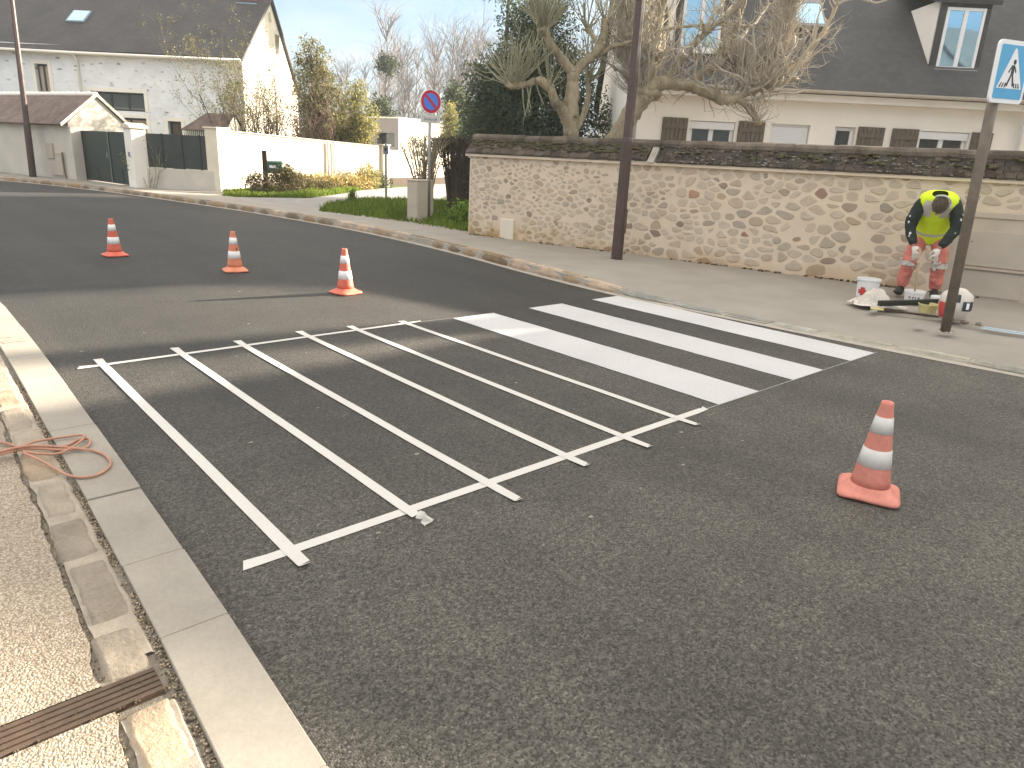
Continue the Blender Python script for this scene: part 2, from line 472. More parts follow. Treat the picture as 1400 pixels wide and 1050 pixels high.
def gritty(mt, grit, thr):
    # the asphalt grain shows through thin spots of the paint
    nt = mt.node_tree; L = nt.links.new; b = nt.nodes['Principled BSDF']
    src = b.inputs['Base Color'].links[0].from_socket
    co = N(nt, 'ShaderNodeTexCoord')
    a_ = N(nt, 'ShaderNodeTexNoise', Scale=150.0, Detail=2.0); L(co.outputs['Object'], a_.inputs['Vector'])
    c_ = N(nt, 'ShaderNodeTexNoise', Scale=3.0, Detail=5.0, Roughness=.7); L(co.outputs['Object'], c_.inputs['Vector'])
    s_ = N(nt, 'ShaderNodeMath', operation='MULTIPLY_ADD'); s_.inputs[1].default_value = .35; L(c_.outputs['Fac'], s_.inputs[0]); L(a_.outputs['Fac'], s_.inputs[2])
    r_ = N(nt, 'ShaderNodeMapRange'); r_.inputs['From Min'].default_value = thr; r_.inputs['From Max'].default_value = thr + .10; r_.inputs['To Max'].default_value = .8
    L(s_.outputs[0], r_.inputs['Value'])
    mx_ = N(nt, 'ShaderNodeMix', data_type='RGBA'); mx_.inputs['B'].default_value = (*grit, 1)
    L(r_.outputs[0], mx_.inputs['Factor']); L(src, mx_.inputs['A']); L(mx_.outputs['Result'], b.inputs['Base Color'])
M['road_paint'] = pm('road_paint', (.53, .515, .505), .6, .12, 1.5, 110, .6, .005)
gritty(M['road_paint'], (.16, .15, .14), .80)
M['tape'] = pm('masking_tape', (.56, .535, .49), .6, .04, 6, 80, .1, .001)
M['chalk'] = pm('chalk', (.26, .26, .25), .95, .4, 30, 80, .1, .001)
M['cone_red'] = pm('cone_plastic', (.66, .130, .082), .5, .2, 9, 50, .06, .003, attr=True)
M['cone_white'] = pm('cone_band', (.80, .78, .75), .45, .10, 12, 40, .04, .002, attr=True)
M['mortar'] = pm('wall_pointing', (.67, .545, .410), .92, .10, 2.2, 70, .35, .006)
M['stones'] = pm('wall_stone', (1.0, 1.0, 1.0), .85, .20, 9, 55, .45, .008, attr=True)
M['coping'] = pm('coping_tile', (.105, .084, .068), .9, .5, 5, 45, .5, .015, attr=True)
M['lichen'] = pm('coping_lichen', (.26, .245, .205), .95, .3, 20, 60, .3, .005)
M['moss'] = pm('moss', (.085, .072, .034), .95, .45, 12, 60, .5, .02)
M['steel_brown'] = pm('brown_painted_steel', (.070, .042, .034), .45, .2, 8, 60, .05, .002, spec=.45)
M['galv'] = pm('galvanised_steel', (.36, .34, .33), .45, .15, 9, 60, .05, .002, metal=.3)
M['post_dirty'] = pm('weathered_steel', (.15, .118, .088), .55, .4, 6, 50, .1, .003, spec=.4)
M['concrete_pole'] = pm('pale_concrete', (.46, .44, .40), .85, .15, 4, 60, .15, .004)
M['rust'] = pm('rusty_grate', (.086, .058, .042), .65, .4, 12, 80, .2, .003, metal=.3, warm=(.055, .042, .03))
M['render_white'] = pm('pale_render', (.84, .785, .71), .9, .06, 1.2, 60, .12, .004)
M['render_cream'] = pm('cream_render', (.72, .66, .55), .9, .08, 1.5, 50, .15, .005, warm=(.62, .54, .41))
M['render_garage'] = pm('stained_render', (.56, .51, .44), .9, .12, 1.6, 50, .15, .005)
M['rubble'] = rubblemat('whitewashed_rubble', (.80, .80, .81), (.27, .25, .23))
M['gable'] = pm('gable_render', (.74, .68, .58), .9, .09, 1.8, 20, .3, .02)
M['roof_slate'] = roofmat('slate_roof', (.045, .043, .041), 9.0, .12)
M['roof_old'] = roofmat('old_tile_roof', (.042, .036, .034), 11.0, .16)
M['roof_brown'] = roofmat('brown_tile_roof', (.125, .082, .062), 6.0, .25, axis='X')
M['roof_brown2'] = roofmat('brown_tile_roof_small', (.125, .082, .062), 6.0, .25)
M['white_pvc'] = pm('white_frame', (.76, .76, .76), .4, .03, 5, 60, 0)
M['zinc'] = pm('gutter_pale', (.52, .47, .40), .6, .1, 4, 60, .03)
M['shutter'] = pm('shutter_brown', (.135, .112, .085), .65, .25, 3, 40, .1, .004, stretch=(6, 6, 1))
M['gate'] = pm('gate_dark', (.038, .046, .036), .5, .15, 4, 60, .04)
M['panel'] = pm('panel_dark', (.046, .052, .048), .4, .2, 2, 60, .02)
M['glass_dark'] = glassmat('window_dark', (.06, .065, .06), .3, .08)
M['glass_sky'] = glassmat('window_sky', (.40, .62, .76), .85, .05)
M['curtain'] = pm('curtain', (.42, .34, .26), .9, .25, 3, 40, .1, .01, stretch=(8, 1, 1))
M['brick'] = pm('chimney_brick', (.33, .13, .09), .9, .25, 8, 50, .3, .01)
M['lead'] = pm('lead_flashing', (.22, .30, .36), .5, .15, 5, 60, .03)
M['grey_clad'] = pm('grey_cladding', (.28, .25, .25), .7, .08, 3, 60, .05, stretch=(1, 6, 1))
M['bark'] = pm('bark', (.30, .25, .165), .95, .55, 6, 40, .7, .02, stretch=(1, 1, .35))
M['bark_pale'] = pm('twig_pale', (.38, .34, .275), .95, .35, 6, 40, .3, .01)
M['bark_olive'] = pm('twig_olive', (.30, .285, .19), .95, .35, 6, 40, .3, .01)
M['bark_far'] = pm('far_bark', (.25, .22, .215), .95, .25, 2, 20, 0)
M['twig_brown'] = pm('twig_brown', (.115, .088, .060), .95, .35, 6, 40, .3, .01)
M['bark_dark'] = pm('dark_bark', (.075, .055, .038), .95, .35, 6, 40, .4, .01)
M['bark_red'] = pm('reddish_twigs', (.20, .130, .105), .95, .35, 6, 40, .3, .01)
M['leaf_dark'] = leafmat('evergreen_leaf', (.078, .102, .058))
M['leaf_cypress'] = leafmat('cypress_leaf', (.165, .150, .062))
M['leaf_yellow'] = leafmat('yellow_conifer_leaf', (.23, .215, .080))
M['leaf_fir'] = leafmat('dark_conifer_leaf', (.050, .065, .028))
M['leaf_pine'] = leafmat('pine_leaf', (.060, .090, .085))
M['leaf_bramble'] = leafmat('bramble_leaf', (.085, .075, .030))
M['leaf_dry'] = leafmat('dry_grass', (.32, .25, .10), trans=.3)
M['grass'] = leafmat('grass_blade', (.115, .175, .022), trans=.4)
M['pale_leaf'] = leafmat('pale_bud_leaf', (.135, .125, .055), trans=.35)
M['skin'] = pm('skin', (.52, .31, .22), .6, .08, 20, 80, .03)
M['hair'] = pm('hair', (.105, .082, .060), .8, .3, 30, 120, .4, .004)
M['jacket'] = pm('dark_green_jacket', (.022, .030, .024), .85, .4, 14, 60, .3, .006)
M['trousers'] = pm('salmon_trousers', (.58, .19, .145), .85, .35, 8, 50, .3, .006)
M['vest'] = pm('yellow_vest', (.66, .83, .02), .7, .10, 8, 50, .2, .006)
M['reflect'] = pm('reflective_band', (.50, .47, .42), .5, .2, 14, 60, .1, .003)
M['glove'] = pm('white_glove', (.66, .60, .53), .85, .15, 20, 70, .2, .004)
M['boot'] = pm('boot', (.035, .034, .032), .7, .3, 14, 60, .2, .004)
M['plastic_white'] = pm('white_plastic', (.74, .72, .70), .45, .06, 6, 60, .02)
M['red_label'] = pm('red_label', (.52, .07, .055), .6, .2, 14, 60, .02)
M['ink'] = pm('ink', (.11, .11, .17), .7, .3, 30, 60, 0)
M['dark_ink'] = pm('dark_ink', (.05, .055, .06), .7, .3, 30, 60, 0)
M['yellow_tub'] = pm('yellow_plastic', (.62, .53, .24), .5, .1, 8, 60, .02)
M['sheet'] = pm('crumpled_sheet', (.60, .545, .475), .6, .12, 10, 60, .1, .004)
M['black_tool'] = pm('black_tool', (.030, .032, .026), .6, .3, 8, 60, .05)
M['wood'] = pm('raw_wood', (.40, .29, .18), .8, .25, 6, 50, .2, .004, stretch=(1, 1, 8))
M['wood_dark'] = pm('weathered_wood', (.060, .040, .026), .85, .35, 5, 50, .3, .006, stretch=(6, 6, 1))
M['cable'] = pm('orange_cable', (.44, .225, .150), .5, .15, 10, 60, 0)
M['sign_white'] = pm('sign_white', (.82, .82, .82), .35, .03, 8, 60, 0)
M['sign_blue'] = pm('sign_blue', (.10, .38, .64), .35, .06, 8, 60, 0)
M['sign_blue2'] = pm('sign_blue_disc', (.10, .22, .72), .4, .06, 8, 60, 0)
M['sign_red'] = pm('sign_red', (.52, .035, .055), .4, .06, 8, 60, 0)
M['sign_back'] = pm('sign_back', (.25, .25, .26), .5, .1, 8, 60, 0, metal=.4)
M['sign_grey'] = pm('sign_grey', (.62, .60, .57), .5, .05, 8, 60, 0)
M['cabinet'] = pm('beige_cabinet', (.46, .40, .32), .8, .10, 4, 60, .08)
M['meter_door'] = pm('grey_cabinet_door', (.46, .40, .325), .7, .08, 4, 60, .05)
M['meter_wall'] = pm('cabinet_surround', (.50, .42, .335), .9, .12, 4, 60, .15)
M['green_box'] = pm('green_box', (.060, .120, .080), .5, .1, 5, 60, .02)
M['spray_pink'] = pm('pink_spray', (.62, .27, .21), .9, .2, 20, 60, .1)
M['spray_blue'] = pm('blue_spray', (.33, .48, .58), .9, .2, 20, 60, .1)
M['fleck'] = pm('pale_fleck', (.26, .235, .20), .9, .3, 40, 60, .1)
M['lamp_glass'] = glassmat('lamp_lens', (.5, .5, .48), .2, .2)

# ================================================================== GROUND
def interp(tab, y):
    if y <= tab[0][0]: return tab[0][1]
    for (a, b), (c, d) in zip(tab, tab[1:]):
        if y <= c:
            t = (y - a) / (c - a); return b + (d - b) * t
    return tab[-1][1]
def smooth_tab(tab, y):
    """catmull-rom through a (y, x) table"""
    n = len(tab)
    for i in range(n - 1):
        if tab[i][0] <= y <= tab[i + 1][0]:
            y0, x0 = tab[i]; y1, x1 = tab[i + 1]
            m0 = (tab[i + 1][1] - tab[max(0, i - 1)][1]) / (tab[i + 1][0] - tab[max(0, i - 1)][0])
            m1 = (tab[min(n - 1, i + 2)][1] - tab[i][1]) / (tab[min(n - 1, i + 2)][0] - tab[i][0])
            h = y1 - y0; t = (y - y0) / h
            return (2*t**3 - 3*t*t + 1) * x0 + (t**3 - 2*t*t + t) * h * m0 + (-2*t**3 + 3*t*t) * x1 + (t**3 - t*t) * h * m1
    return tab[0][1] if y < tab[0][0] else tab[-1][1]
KB = [(-16, 8.2), (-6, 7.6), (0, 7.22), (2.5, 6.95), (4.3, 6.80), (5.6, 6.72), (7.3, 6.84), (9.0, 7.06), (11.0, 7.2), (13.1, 7.2),
      (15.1, 7.02), (17.1, 6.76), (20.2, 6.2), (24.1, 5.32), (27.5, 4.2), (29.5, 3.2), (33, .4), (38, -4.5), (46, -14), (60, -34)]
KH = [(-20, .12), (-3, .12), (1.0, .05), (2.5, .030), (4.6, .030), (6.6, .125), (20, .125), (60, .125)]
OUT = [(-16, 14.4), (-6, 12.9), (.3, 11.3), (2.34, 10.85), (10.89, 8.53), (13, 8.62), (14.5, 8.3), (16.1, 7.92), (20.4, 7.45), (20.95, 7.47),
       (22.8, 8.15), (24.7, 6.4), (28.5, 5.7), (31, 4.6), (34, 2.4), (38, -2), (46, -11), (60, -30)]
def kx(y): return smooth_tab(KB, y)
def kh(y): return interp(KH, y)
def frange(a, b, s):
    o = []; x = a
    while x < b - 1e-6: o.append(x); x += s
    o.append(b); return o

mb = MB(); mb.box(-125, 125, -60, 160, -.5, -.03); struct('ground', mb, M['ground'])
# road
KL = [(-16, .30), (0, .595), (1.35, .650), (2.13, .687), (2.65, .704), (3.3, .721), (4.68, .750), (6.27, .776), (8, .78)]
def warp(mb):
    mb.v = [(x + (interp(KL, y) - .725 if y < 8 else 0), y, z) for x, y, z in mb.v]
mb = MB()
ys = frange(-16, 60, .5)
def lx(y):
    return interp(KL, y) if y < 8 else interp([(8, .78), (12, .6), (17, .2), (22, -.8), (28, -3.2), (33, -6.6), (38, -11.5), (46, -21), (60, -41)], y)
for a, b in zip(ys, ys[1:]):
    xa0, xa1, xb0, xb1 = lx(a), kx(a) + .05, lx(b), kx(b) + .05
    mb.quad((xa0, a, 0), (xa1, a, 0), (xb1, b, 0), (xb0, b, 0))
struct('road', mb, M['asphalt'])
# pavement on the far side
mb = MB()
KW = .16
def grid_strip(mb, f0, f1, ys, z0, z1, nx):
    for a, b in zip(ys, ys[1:]):
        for i in range(nx):
            t0, t1 = i / nx, (i + 1) / nx
            def P(y, t):
                return (f0(y) + (f1(y) - f0(y)) * t, y, z0(y) + (z1(y) - z0(y)) * t)
            mb.quad(P(a, t0), P(a, t1), P(b, t1), P(b, t0))
grid_strip(mb, lambda y: kx(y) + KW, lambda y: interp(OUT, y) + .3, ys, lambda y: kh(y) - .006, lambda y: .100, 4)
struct('pavement', mb, M['pave'], smooth=True)
mb = MB()
for a, b in zip(ys, ys[1:]):
    mb.quad((interp(OUT, a) + .1, a, .094), (120, a, .094), (120, b, .094), (interp(OUT, b) + .1, b, .094))
mb.quad((-30, 60, .094), (120, 60, .094), (120, 155, .094), (-100, 155, .094))
struct('garden_ground', mb, M['grass_soil'])
added_yard = MB()  # unseen pale gravel, added to bounce light onto the house front
ya, yb = UW(2.2, 15.97), UW(17.8, 15.97)
added_yard.quad((9.1, 10.6, .0990), (11.3, 2.4, .0990), (yb.x, yb.y, .0990), (ya.x, ya.y, .0990))
struct('bounce_yard', added_yard, M['added_gravel'])
# pavement scars: filled trench line, dark patches
mb = MB()
mb.poly([(7.52, 7.05, .1085), (7.54, 6.97, .1075), (8.70, 6.68, .1045), (8.70, 6.75, .1045)])
for (x, y, rx, ry) in [(8.28, 3.15, .10, .035), (7.95, 2.55, .09, .03)]:
    mb.poly([(x + rx * cos(q) * (1 + .15 * sin(3 * q)), y + ry * sin(q), .0995 if x > 8 else .088) for q in [2 * pi * i / 12 for i in range(12)]])
struct('pavement_patch', mb, M['lane'])

# far kerb: sandstone blocks bedded in pale mortar
mb = MB(); mm = MB()
y = -16.0
while y < 44:
    l = rnd.uniform(.38, .85)
    step = max(1, int(l / .2))
    n = [y + .015 + (l - .035) * i / step for i in range(step + 1)]
    k = rnd.uniform(.7, 1.3); hue = rnd.uniform(-.1, .12)
    low = kh(y + l / 2) < .06
    base = (.95 * k, (.95 + (.35 if low else 0)) * k * (1 - hue * .3), (.90 + (.75 if low else 0)) * k * (1 - hue))
    if not low and rnd.random() < .22: base = (1.5, 1.6, 1.75)
    mb.cur = base
    rings = []
    jit = [rnd.uniform(-.008, .008) for _ in range(6)]
    for i, yy in enumerate(n):
        x = kx(yy); h = kh(yy)
        e = .012 * noise.noise(Vector((x * 3, yy * 5, 1)))
        f = .02 if i in (0, len(n) - 1) else .0
        rings.append([(x + .012 + e + f, yy, -.02), (x + .004 + e + f, yy, h * .45 + jit[0]), (x + .02 + e + f, yy, h - .02 + jit[1] - f), (x + .045 + f, yy, h + .004 - f * .3),
                      (x + KW - .02, yy, h + .003 - f * .3), (x + KW + .004, yy, h - .02), (x + KW + .004, yy, -.02)])
    mb.rings(rings)
    y += l
for a, b in zip(ys, ys[1:]):
    if b > 45: break
    def sec(yy):
        x = kx(yy); h = kh(yy)
        return [(x - .075, yy, .003), (x - .07, yy, .007), (x + .022, yy, .010), (x + .030, yy, h - .012), (x + KW, yy, h - .008)]
    A, B = sec(a), sec(b)
    for i in range(4): mm.quad(A[i], B[i], B[i + 1], A[i + 1])
struct('kerb', mb, M['kerb_stone'], smooth=False)
struct('kerb_mortar', mm, M['mortar_pale'], smooth=True)

# near side: dressed limestone kerb slabs, gravelly joint, rough stone border, washed aggregate
mb = MB()
joints = [-16]
while joints[-1] < -1: joints.append(joints[-1] + .75)
joints += [.62, 1.36, 2.14, 2.65, 3.30, 4.27, 5.05, 5.95, 6.9, 7.8]
for a, b in zip(joints, joints[1:]):
    if b - a < .05: continue
    d = rnd.uniform(-.0015, .0015); g = .007 if abs(a - 3.3) < .01 or abs(b - 3.3) < .01 else .003
    mb.box(.503 + d, .722 + d, a + g, b - g, -.06, .034 + d)
warp(mb)
for i in range(40):
    a = 7.8 + i * .9; b = a + .9
    xa, xb = lx(a), lx(b)
    if b > 44: break
    mb.add([(xa - .222, a + .006, -.06), (xa - .003, a + .006, -.06), (xb - .003, b - .006, -.06), (xb - .222, b - .006, -.06),
            (xa - .222, a + .006, .034), (xa - .003, a + .006, .034), (xb - .003, b - .006, .034), (xb - .222, b - .006, .034)],
           [(0, 3, 2, 1), (4, 5, 6, 7), (0, 1, 5, 4), (1, 2, 6, 5), (2, 3, 7, 6), (3, 0, 4, 7)])
o = link('kerb_slab', mb, M['slab'], bevel=.004, seg=2); o['kind'] = 'structure'
mb = MB()
for a in joints[1:]:
    if abs(a - 3.3) > .01: mb.quad((.506, a - .006, .0305), (.718, a - .006, .0305), (.718, a + .006, .0305), (.506, a + .006, .0305))
warp(mb)
struct('slab_joint_filling', mb, M['mortar_pale'])
mb = MB()
for a, b in zip(ys, ys[1:]):
    if b > 44: break
    mb.quad((lx(a) - .60, a, .016), (lx(a) - .002, a, .016), (lx(b) - .002, b, .016), (lx(b) - .60, b, .016))
struct('mortar_bed', mb, M['joint'])
def frame_bump(x, y, s, seed):
    return noise.noise(Vector((x * s, y * s, seed)))
mb = MB()
grate_y0, grate_y1 = 1.895, 2.025
def rough_stone(xa, xb, ya, yb, col, seed):
    """a hewn border stone: gridded top with worn edges"""
    nx, ny = 10, max(8, int((yb - ya) / .03))
    mb.cur = col
    o = len(mb.v)
    for j in range(ny + 1):
        for i in range(nx + 1):
            u_, v_ = i / nx * 2 - 1, j / ny * 2 - 1
            # superellipse outline
            ru = abs(u_) ** 6; rv = abs(v_) ** 6
            shrink = 1 - .035 * (abs(u_) ** 2 * abs(v_) ** 2) * 2
            x = (xa + xb) / 2 + u_ * (xb - xa) / 2 * shrink
            yy = (ya + yb) / 2 + v_ * (yb - ya) / 2 * shrink
            x += .010 * frame_bump(0, yy, 14, seed) + .006 * frame_bump(x, yy, 40, seed)
            yy += .010 * frame_bump(x, 0, 16, seed + 5)
            edge = max(abs(u_), abs(v_))
            z = .034 + .007 * frame_bump(x, yy, 9, seed + 9) + .004 * frame_bump(x, yy, 35, seed + 3) - .007 * edge ** 12
            if i in (0, nx) or j in (0, ny): z = .008
            mb.v.append((x, yy, z))
    w = nx + 1
    for j in range(ny):
        for i in range(nx):
            mb.f.append([o + j * w + i, o + j * w + i + 1, o + (j + 1) * w + i + 1, o + (j + 1) * w + i]); mb.c.append(col)
segs = [(.55, .98), (1.0, 1.28), (1.30, 1.56), (1.58, 1.885), (2.035, 2.30), (2.32, 2.78), (2.80, 3.18), (3.20, 3.60), (3.62, 4.04), (4.06, 4.35), (4.37, 4.8),
        (4.82, 5.18), (5.2, 5.62), (5.64, 6.1), (6.12, 6.5), (6.52, 7.0), (7.02, 7.5), (7.52, 8.0)]
y = -12.0
while y < .5:
    segs.append((y, min(.53, y + .4))); y += .42
for i, (a, b) in enumerate(segs):
    k = rnd.uniform(.72, 1.15)
    c = rnd.choice([(1.0, .96, .92), (1.02, .98, .92), (.92, .96, 1.02), (1.05, .93, .80)])
    rough_stone(.334 + rnd.uniform(-.012, .010), .466 + rnd.uniform(-.010, .008), a, b, (c[0] * k, c[1] * k, c[2] * k), i * 1.37)
warp(mb)
struct('stone_border', mb, M['rough_stone'], smooth=True)
# pale pointing between the border stones
mb = MB()
ny = 200
for j in range(ny):
    y0, y1 = -1 + j * .05, -1 + (j + 1) * .05
    def xw(yy): return .480 + .012 * frame_bump(0, yy, 8, 2) + .006 * frame_bump(0, yy, 30, 3)
    def xl(yy): return .336 + .010 * frame_bump(0, yy, 9, 7)
    if y1 > grate_y0 - .03 and y0 < grate_y1 + .03: continue
    mb.quad((xl(y0), y0, .026), (xw(y0) - .012, y0, .028), (xw(y1) - .012, y1, .028), (xl(y1), y1, .026)); mb.quad((xw(y0) - .012, y0, .028), (xw(y0), y0, .017), (xw(y1), y1, .017), (xw(y1) - .012, y1, .028))
warp(mb)
struct('stone_pointing', mb, M['pointing'], smooth=True)
mb = MB()
def xe(yy): return .316 + .020 * frame_bump(0, yy, 5, 11) + .009 * frame_bump(0, yy, 22, 12) + .004 * frame_bump(0, yy, 60, 13)
yy0 = -16.0
yl = sorted([-16 + i * .5 for i in range(30)] + [-1 + i * .02 for i in range(451) if not grate_y0 - .011 < -1 + i * .02 < grate_y1 + .011] + [grate_y0, grate_y1])
yl = yl + [8 + i * .5 for i in range(1, 70)]
for a, b in zip(yl, yl[1:]):
    sh = lambda y: 0 if y < 8 else lx(y) - .725
    if b > grate_y0 + .01 and a < grate_y1 - .01:
        continue
    mb.quad((-30 + sh(a), a, .030), (xe(a) + sh(a), a, .030), (xe(b) + sh(b), b, .030), (-30 + sh(b), b, .030))
    mb.quad((xe(a) + sh(a), a, .030), (xe(a) + sh(a) + .004, a, .005), (xe(b) + sh(b) + .004, b, .005), (xe(b) + sh(b), b, .030))
mb.quad((-30, grate_y0, .030), (-.9, grate_y0, .030), (-.9, grate_y1, .030), (-30, grate_y1, .030))
warp(mb)
struct('aggregate_pavement', mb, M['pebble'])
# pebbles and grit lying in the open joint
mb = MB()
for i in range(2600):
    yy = rnd.uniform(.6, 5.5)
    if noise.noise(Vector((0, yy * 2.1, 4))) < -.12 and rnd.random() < .85: continue
    x = .487 + rnd.gauss(0, .011) + (.01 if rnd.random() < .3 else 0)
    if not .462 < x < .506: continue
    r = rnd.uniform(.0016, .0048)
    t = rnd.choice([(.9, .8, .65), (.5, .42, .34), (.25, .2, .16), (1.1, 1.0, .9)])
    mb.cur = t
    mb.blob((x, yy, .019 + r * .4), r, i, .5, 5, 3)
for i in range(500):
    yy = rnd.uniform(.6, 5.5); x = xe(yy) + abs(rnd.gauss(0, .008))
    mb.cur = rnd.choice([(.5, .42, .34), (.25, .2, .16), (.9, .8, .65)])
    mb.blob((x, yy, .022), rnd.uniform(.0015, .0038), i, .5, 5, 3)
warp(mb)
M['grit'] = pm('joint_grit', (.40, .36, .30), .9, .3, 60, 200, .1, attr=True)
struct('joint_gravel', mb, M['grit'], kind='stuff')
# pale flecks of dry mortar on the asphalt
mb = MB()
fl = [(1.55, 6.35), (1.02, 6.0), (2.4, 6.25), (1.35, 3.6), (1.9, 3.9), (2.0, 2.95), (2.6, 2.9), (3.3, 3.6), (1.9, 1.85), (2.25, 1.9), (3.1, 2.0), (3.3, 2.15), (3.5, 2.3),
      (2.9, 7.75), (4.4, 1.9), (4.9, 1.6), (3.7, 2.0), (1.4, 2.35), (2.7, 4.9), (2.4, 5.1)] + [(rnd.uniform(.9, 6), rnd.uniform(.8, 10)) for _ in range(55)]
for i, (x, yy) in enumerate(fl):
    r = rnd.uniform(.004, .010) if i < 20 else rnd.uniform(.002, .005)
    n = 8
    a = rnd.uniform(0, 6)
    mb.poly([(x + r * (1 + .5 * rnd.random()) * cos(2 * pi * j / n) * 1.5, yy + r * (1 + .5 * rnd.random()) * sin(2 * pi * j / n), .0032) for j in range(n)])
struct('mortar_flecks', mb, M['fleck'], kind='stuff')
mb = MB()
for i in range(60):
    x, yy = .64 + rnd.gauss(0, .07), 6.5 + rnd.gauss(0, .06)
    if not .46 < x < .72: continue
    r = rnd.uniform(.012, .04)
    mb.poly([(x + r * cos(2 * pi * j / 7), yy + r * .7 * sin(2 * pi * j / 7), .0372 + i * .00002) for j in range(7)])
struct('pink_spray_mark', mb, M['spray_pink'])
mb = MB()
for dx in (0, .10):
    mb.poly([(8.42 + dx, 2.13, .096), (8.47 + dx, 2.13, .096), (8.57 + dx, 1.70, .095), (8.52 + dx, 1.70, .095)])
struct('blue_spray_mark', mb, M['spray_blue'])

# ------------------------------------------------------------------ markings
Y0, Y1 = 2.462, 5.515
for (a, b) in [(4.159, 4.682), (5.186, 5.689), (6.191, 6.690)]:
    mb = MB()
    edge = []
    n = 24
    for i in range(n + 1): edge.append((a + .004 * rnd.uniform(-1, 1), Y0 + (Y1 - Y0) * i / n))
    e2 = [(b + .004 * rnd.uniform(-1, 1), Y0 + (Y1 - Y0) * i / n) for i in range(n + 1)]
    for i in range(n):
        mb.quad((*edge[i], .0040), (*e2[i], .0040), (*e2[i + 1], .0040), (*edge[i + 1], .0040))
    struct('crossing_stripe', mb, M['road_paint'])
mb = MB()
mb.quad((3.98, Y0 - .006, .0030), (6.75, Y0 - .006, .0030), (6.75, Y0 + .006, .0030), (3.98, Y0 + .006, .0030))
mb.quad((3.78, Y1 + .03, .0030), (4.2, Y1 + .008, .0030), (4.2, Y1 + .018, .0030), (3.78, Y1 + .042, .0030))
struct('chalk_line', mb, M['chalk'])

def tape(x0, y0, x1, y1, z, label, flap=False, wdt=.057):
    mb = MB()
    d = Vector((x1 - x0, y1 - y0, 0)); L = d.length; d.normalize(); q = Vector((-d.y, d.x, 0))
    n = 30
    for i in range(n):
        def P(k, s):
            t = k / n
            w = wdt / 2 * (1 + .03 * noise.noise(Vector((k * .7, x0 * 9, s))))
            p = Vector((x0, y0, 0)) + d * (L * t) + q * (w * s)
            p += q * .004 * noise.noise(Vector((t * 4, x0 * 3, y0)))
            zz = z
            if k == 0: p += d * .012 * s; zz += .006 if s > 0 else .001
            if k == n: p -= d * .010 * s; zz += .005 if s < 0 else 0
            return (p.x, p.y, zz + .0006 * noise.noise(Vector((k, s, x0))))
        mb.quad(P(i, -1), P(i + 1, -1), P(i + 1, 1), P(i, 1))
    if flap:
        mid = [Vector((x1, y1, z)), Vector((x1 + .02, y1 - .035, z + .012)), Vector((x1 + .035, y1 - .06, z + .006)), Vector((x1 + .005, y1 - .085, z + .02)),
               Vector((x1 - .03, y1 - .095, z + .012)), Vector((x1 - .035, y1 - .125, z + .004))]
        ws = [.025, .014, .02, .022, .014, .01]
        for i in range(5):
            a, b = mid[i], mid[i + 1]
            tw = [.5, 1.2, 2.2, 2.9, 2.2, 1.4]
            def w_(k): return Vector((cos(tw[k]) * ws[k], sin(tw[k]) * ws[k] * .5, abs(sin(tw[k] * 1.7)) * ws[k] * .9))
            mb.quad(a - w_(i), b - w_(i + 1), b + w_(i + 1), a + w_(i))
    else:
        # a lifted, torn end
        e = Vector((x1, y1, z)); s = .022
        mb.quad(e - q * s, e - q * s + d * .012 + Vector((0, 0, .004)), e + q * s + d * .018 + Vector((0, 0, .010)), e + q * s)
    o = link('masking_tape', mb, M['tape'])
    tag(o, label, 'masking tape', 'white tape strips marking out the crossing')
    return o
tape(1.066, 5.70, 1.040, 2.31, .0056, 'long white tape strip nearest the pale kerb, ending in a folded corner')
tape(1.606, 5.74, 1.610, 2.375, .0056, 'long white tape strip with a crumpled loose flap curling at its near end', flap=True)
tape(2.085, 5.71, 2.085, 2.222, .0056, 'third white tape strip from the pale kerb, lying straight across the asphalt')
tape(2.650, 5.755, 2.650, 2.305, .0056, 'fourth white tape strip from the pale kerb, third one before the painted stripes')
tape(3.122, 5.71, 3.140, 2.270, .0056, 'fifth white tape strip from the pale kerb, last but one before the painted stripes')
tape(3.640, 5.65, 3.690, 2.320, .0056, 'white tape strip closest to the painted white crossing stripes')
tape(.850, 2.435, 3.986, 2.468, .0036, 'white cross tape along the near ends of the long tape strips', wdt=.058)
tape(.907, 5.543, 3.791, 5.565, .0036, 'white cross tape along the far ends of the long tape strips', wdt=.05)

# ================================================================== NEAR STONE WALL
WA = Vector((8.53, 10.89, 0)); WB = Vector((10.743, 2.39, 0))
wd = (WB - WA).normalized(); wrot = atan2(wd.y, wd.x)
WLEN = 21.0
# local frame of the wall: x along towards the camera side, y into the garden
sw = thing('stone_wall', 'long pale rubble stone wall with mossy tiled coping behind the pavement', 'wall', (WA.x, WA.y, 0), wrot)
mb = MB()
n = 84
WT = 1.575
for i in range(n):
    x0, x1 = WLEN * i / n, WLEN * (i + 1) / n
    b = lambda x: .02 * noise.noise(Vector((x * 1.3, 0, 0)))
    for k in range(6):
        z0, z1 = .02 + (WT - .02) * k / 6, .02 + (WT - .02) * (k + 1) / 6
        bz = lambda x, z: .012 * noise.noise(Vector((x * 1.5, z * 2, 3)))
        mb.quad((x0, bz(x0, z0), z0), (x1, bz(x1, z0), z0), (x1, bz(x1, z1), z1), (x0, bz(x0, z1), z1))
mb.quad((0, .42, .02), (0, .0, .02), (0, .0, WT), (0, .42, WT))
mb.quad((WLEN, 0, .02), (WLEN, .42, .02), (WLEN, .42, WT), (WLEN, 0, WT))
mb.quad((WLEN, .42, .02), (0, .42, .02), (0, .42, WT), (WLEN, .42, WT))
mb.quad((0, 0, WT), (WLEN, 0, WT), (WLEN, .42, WT), (0, .42, WT))
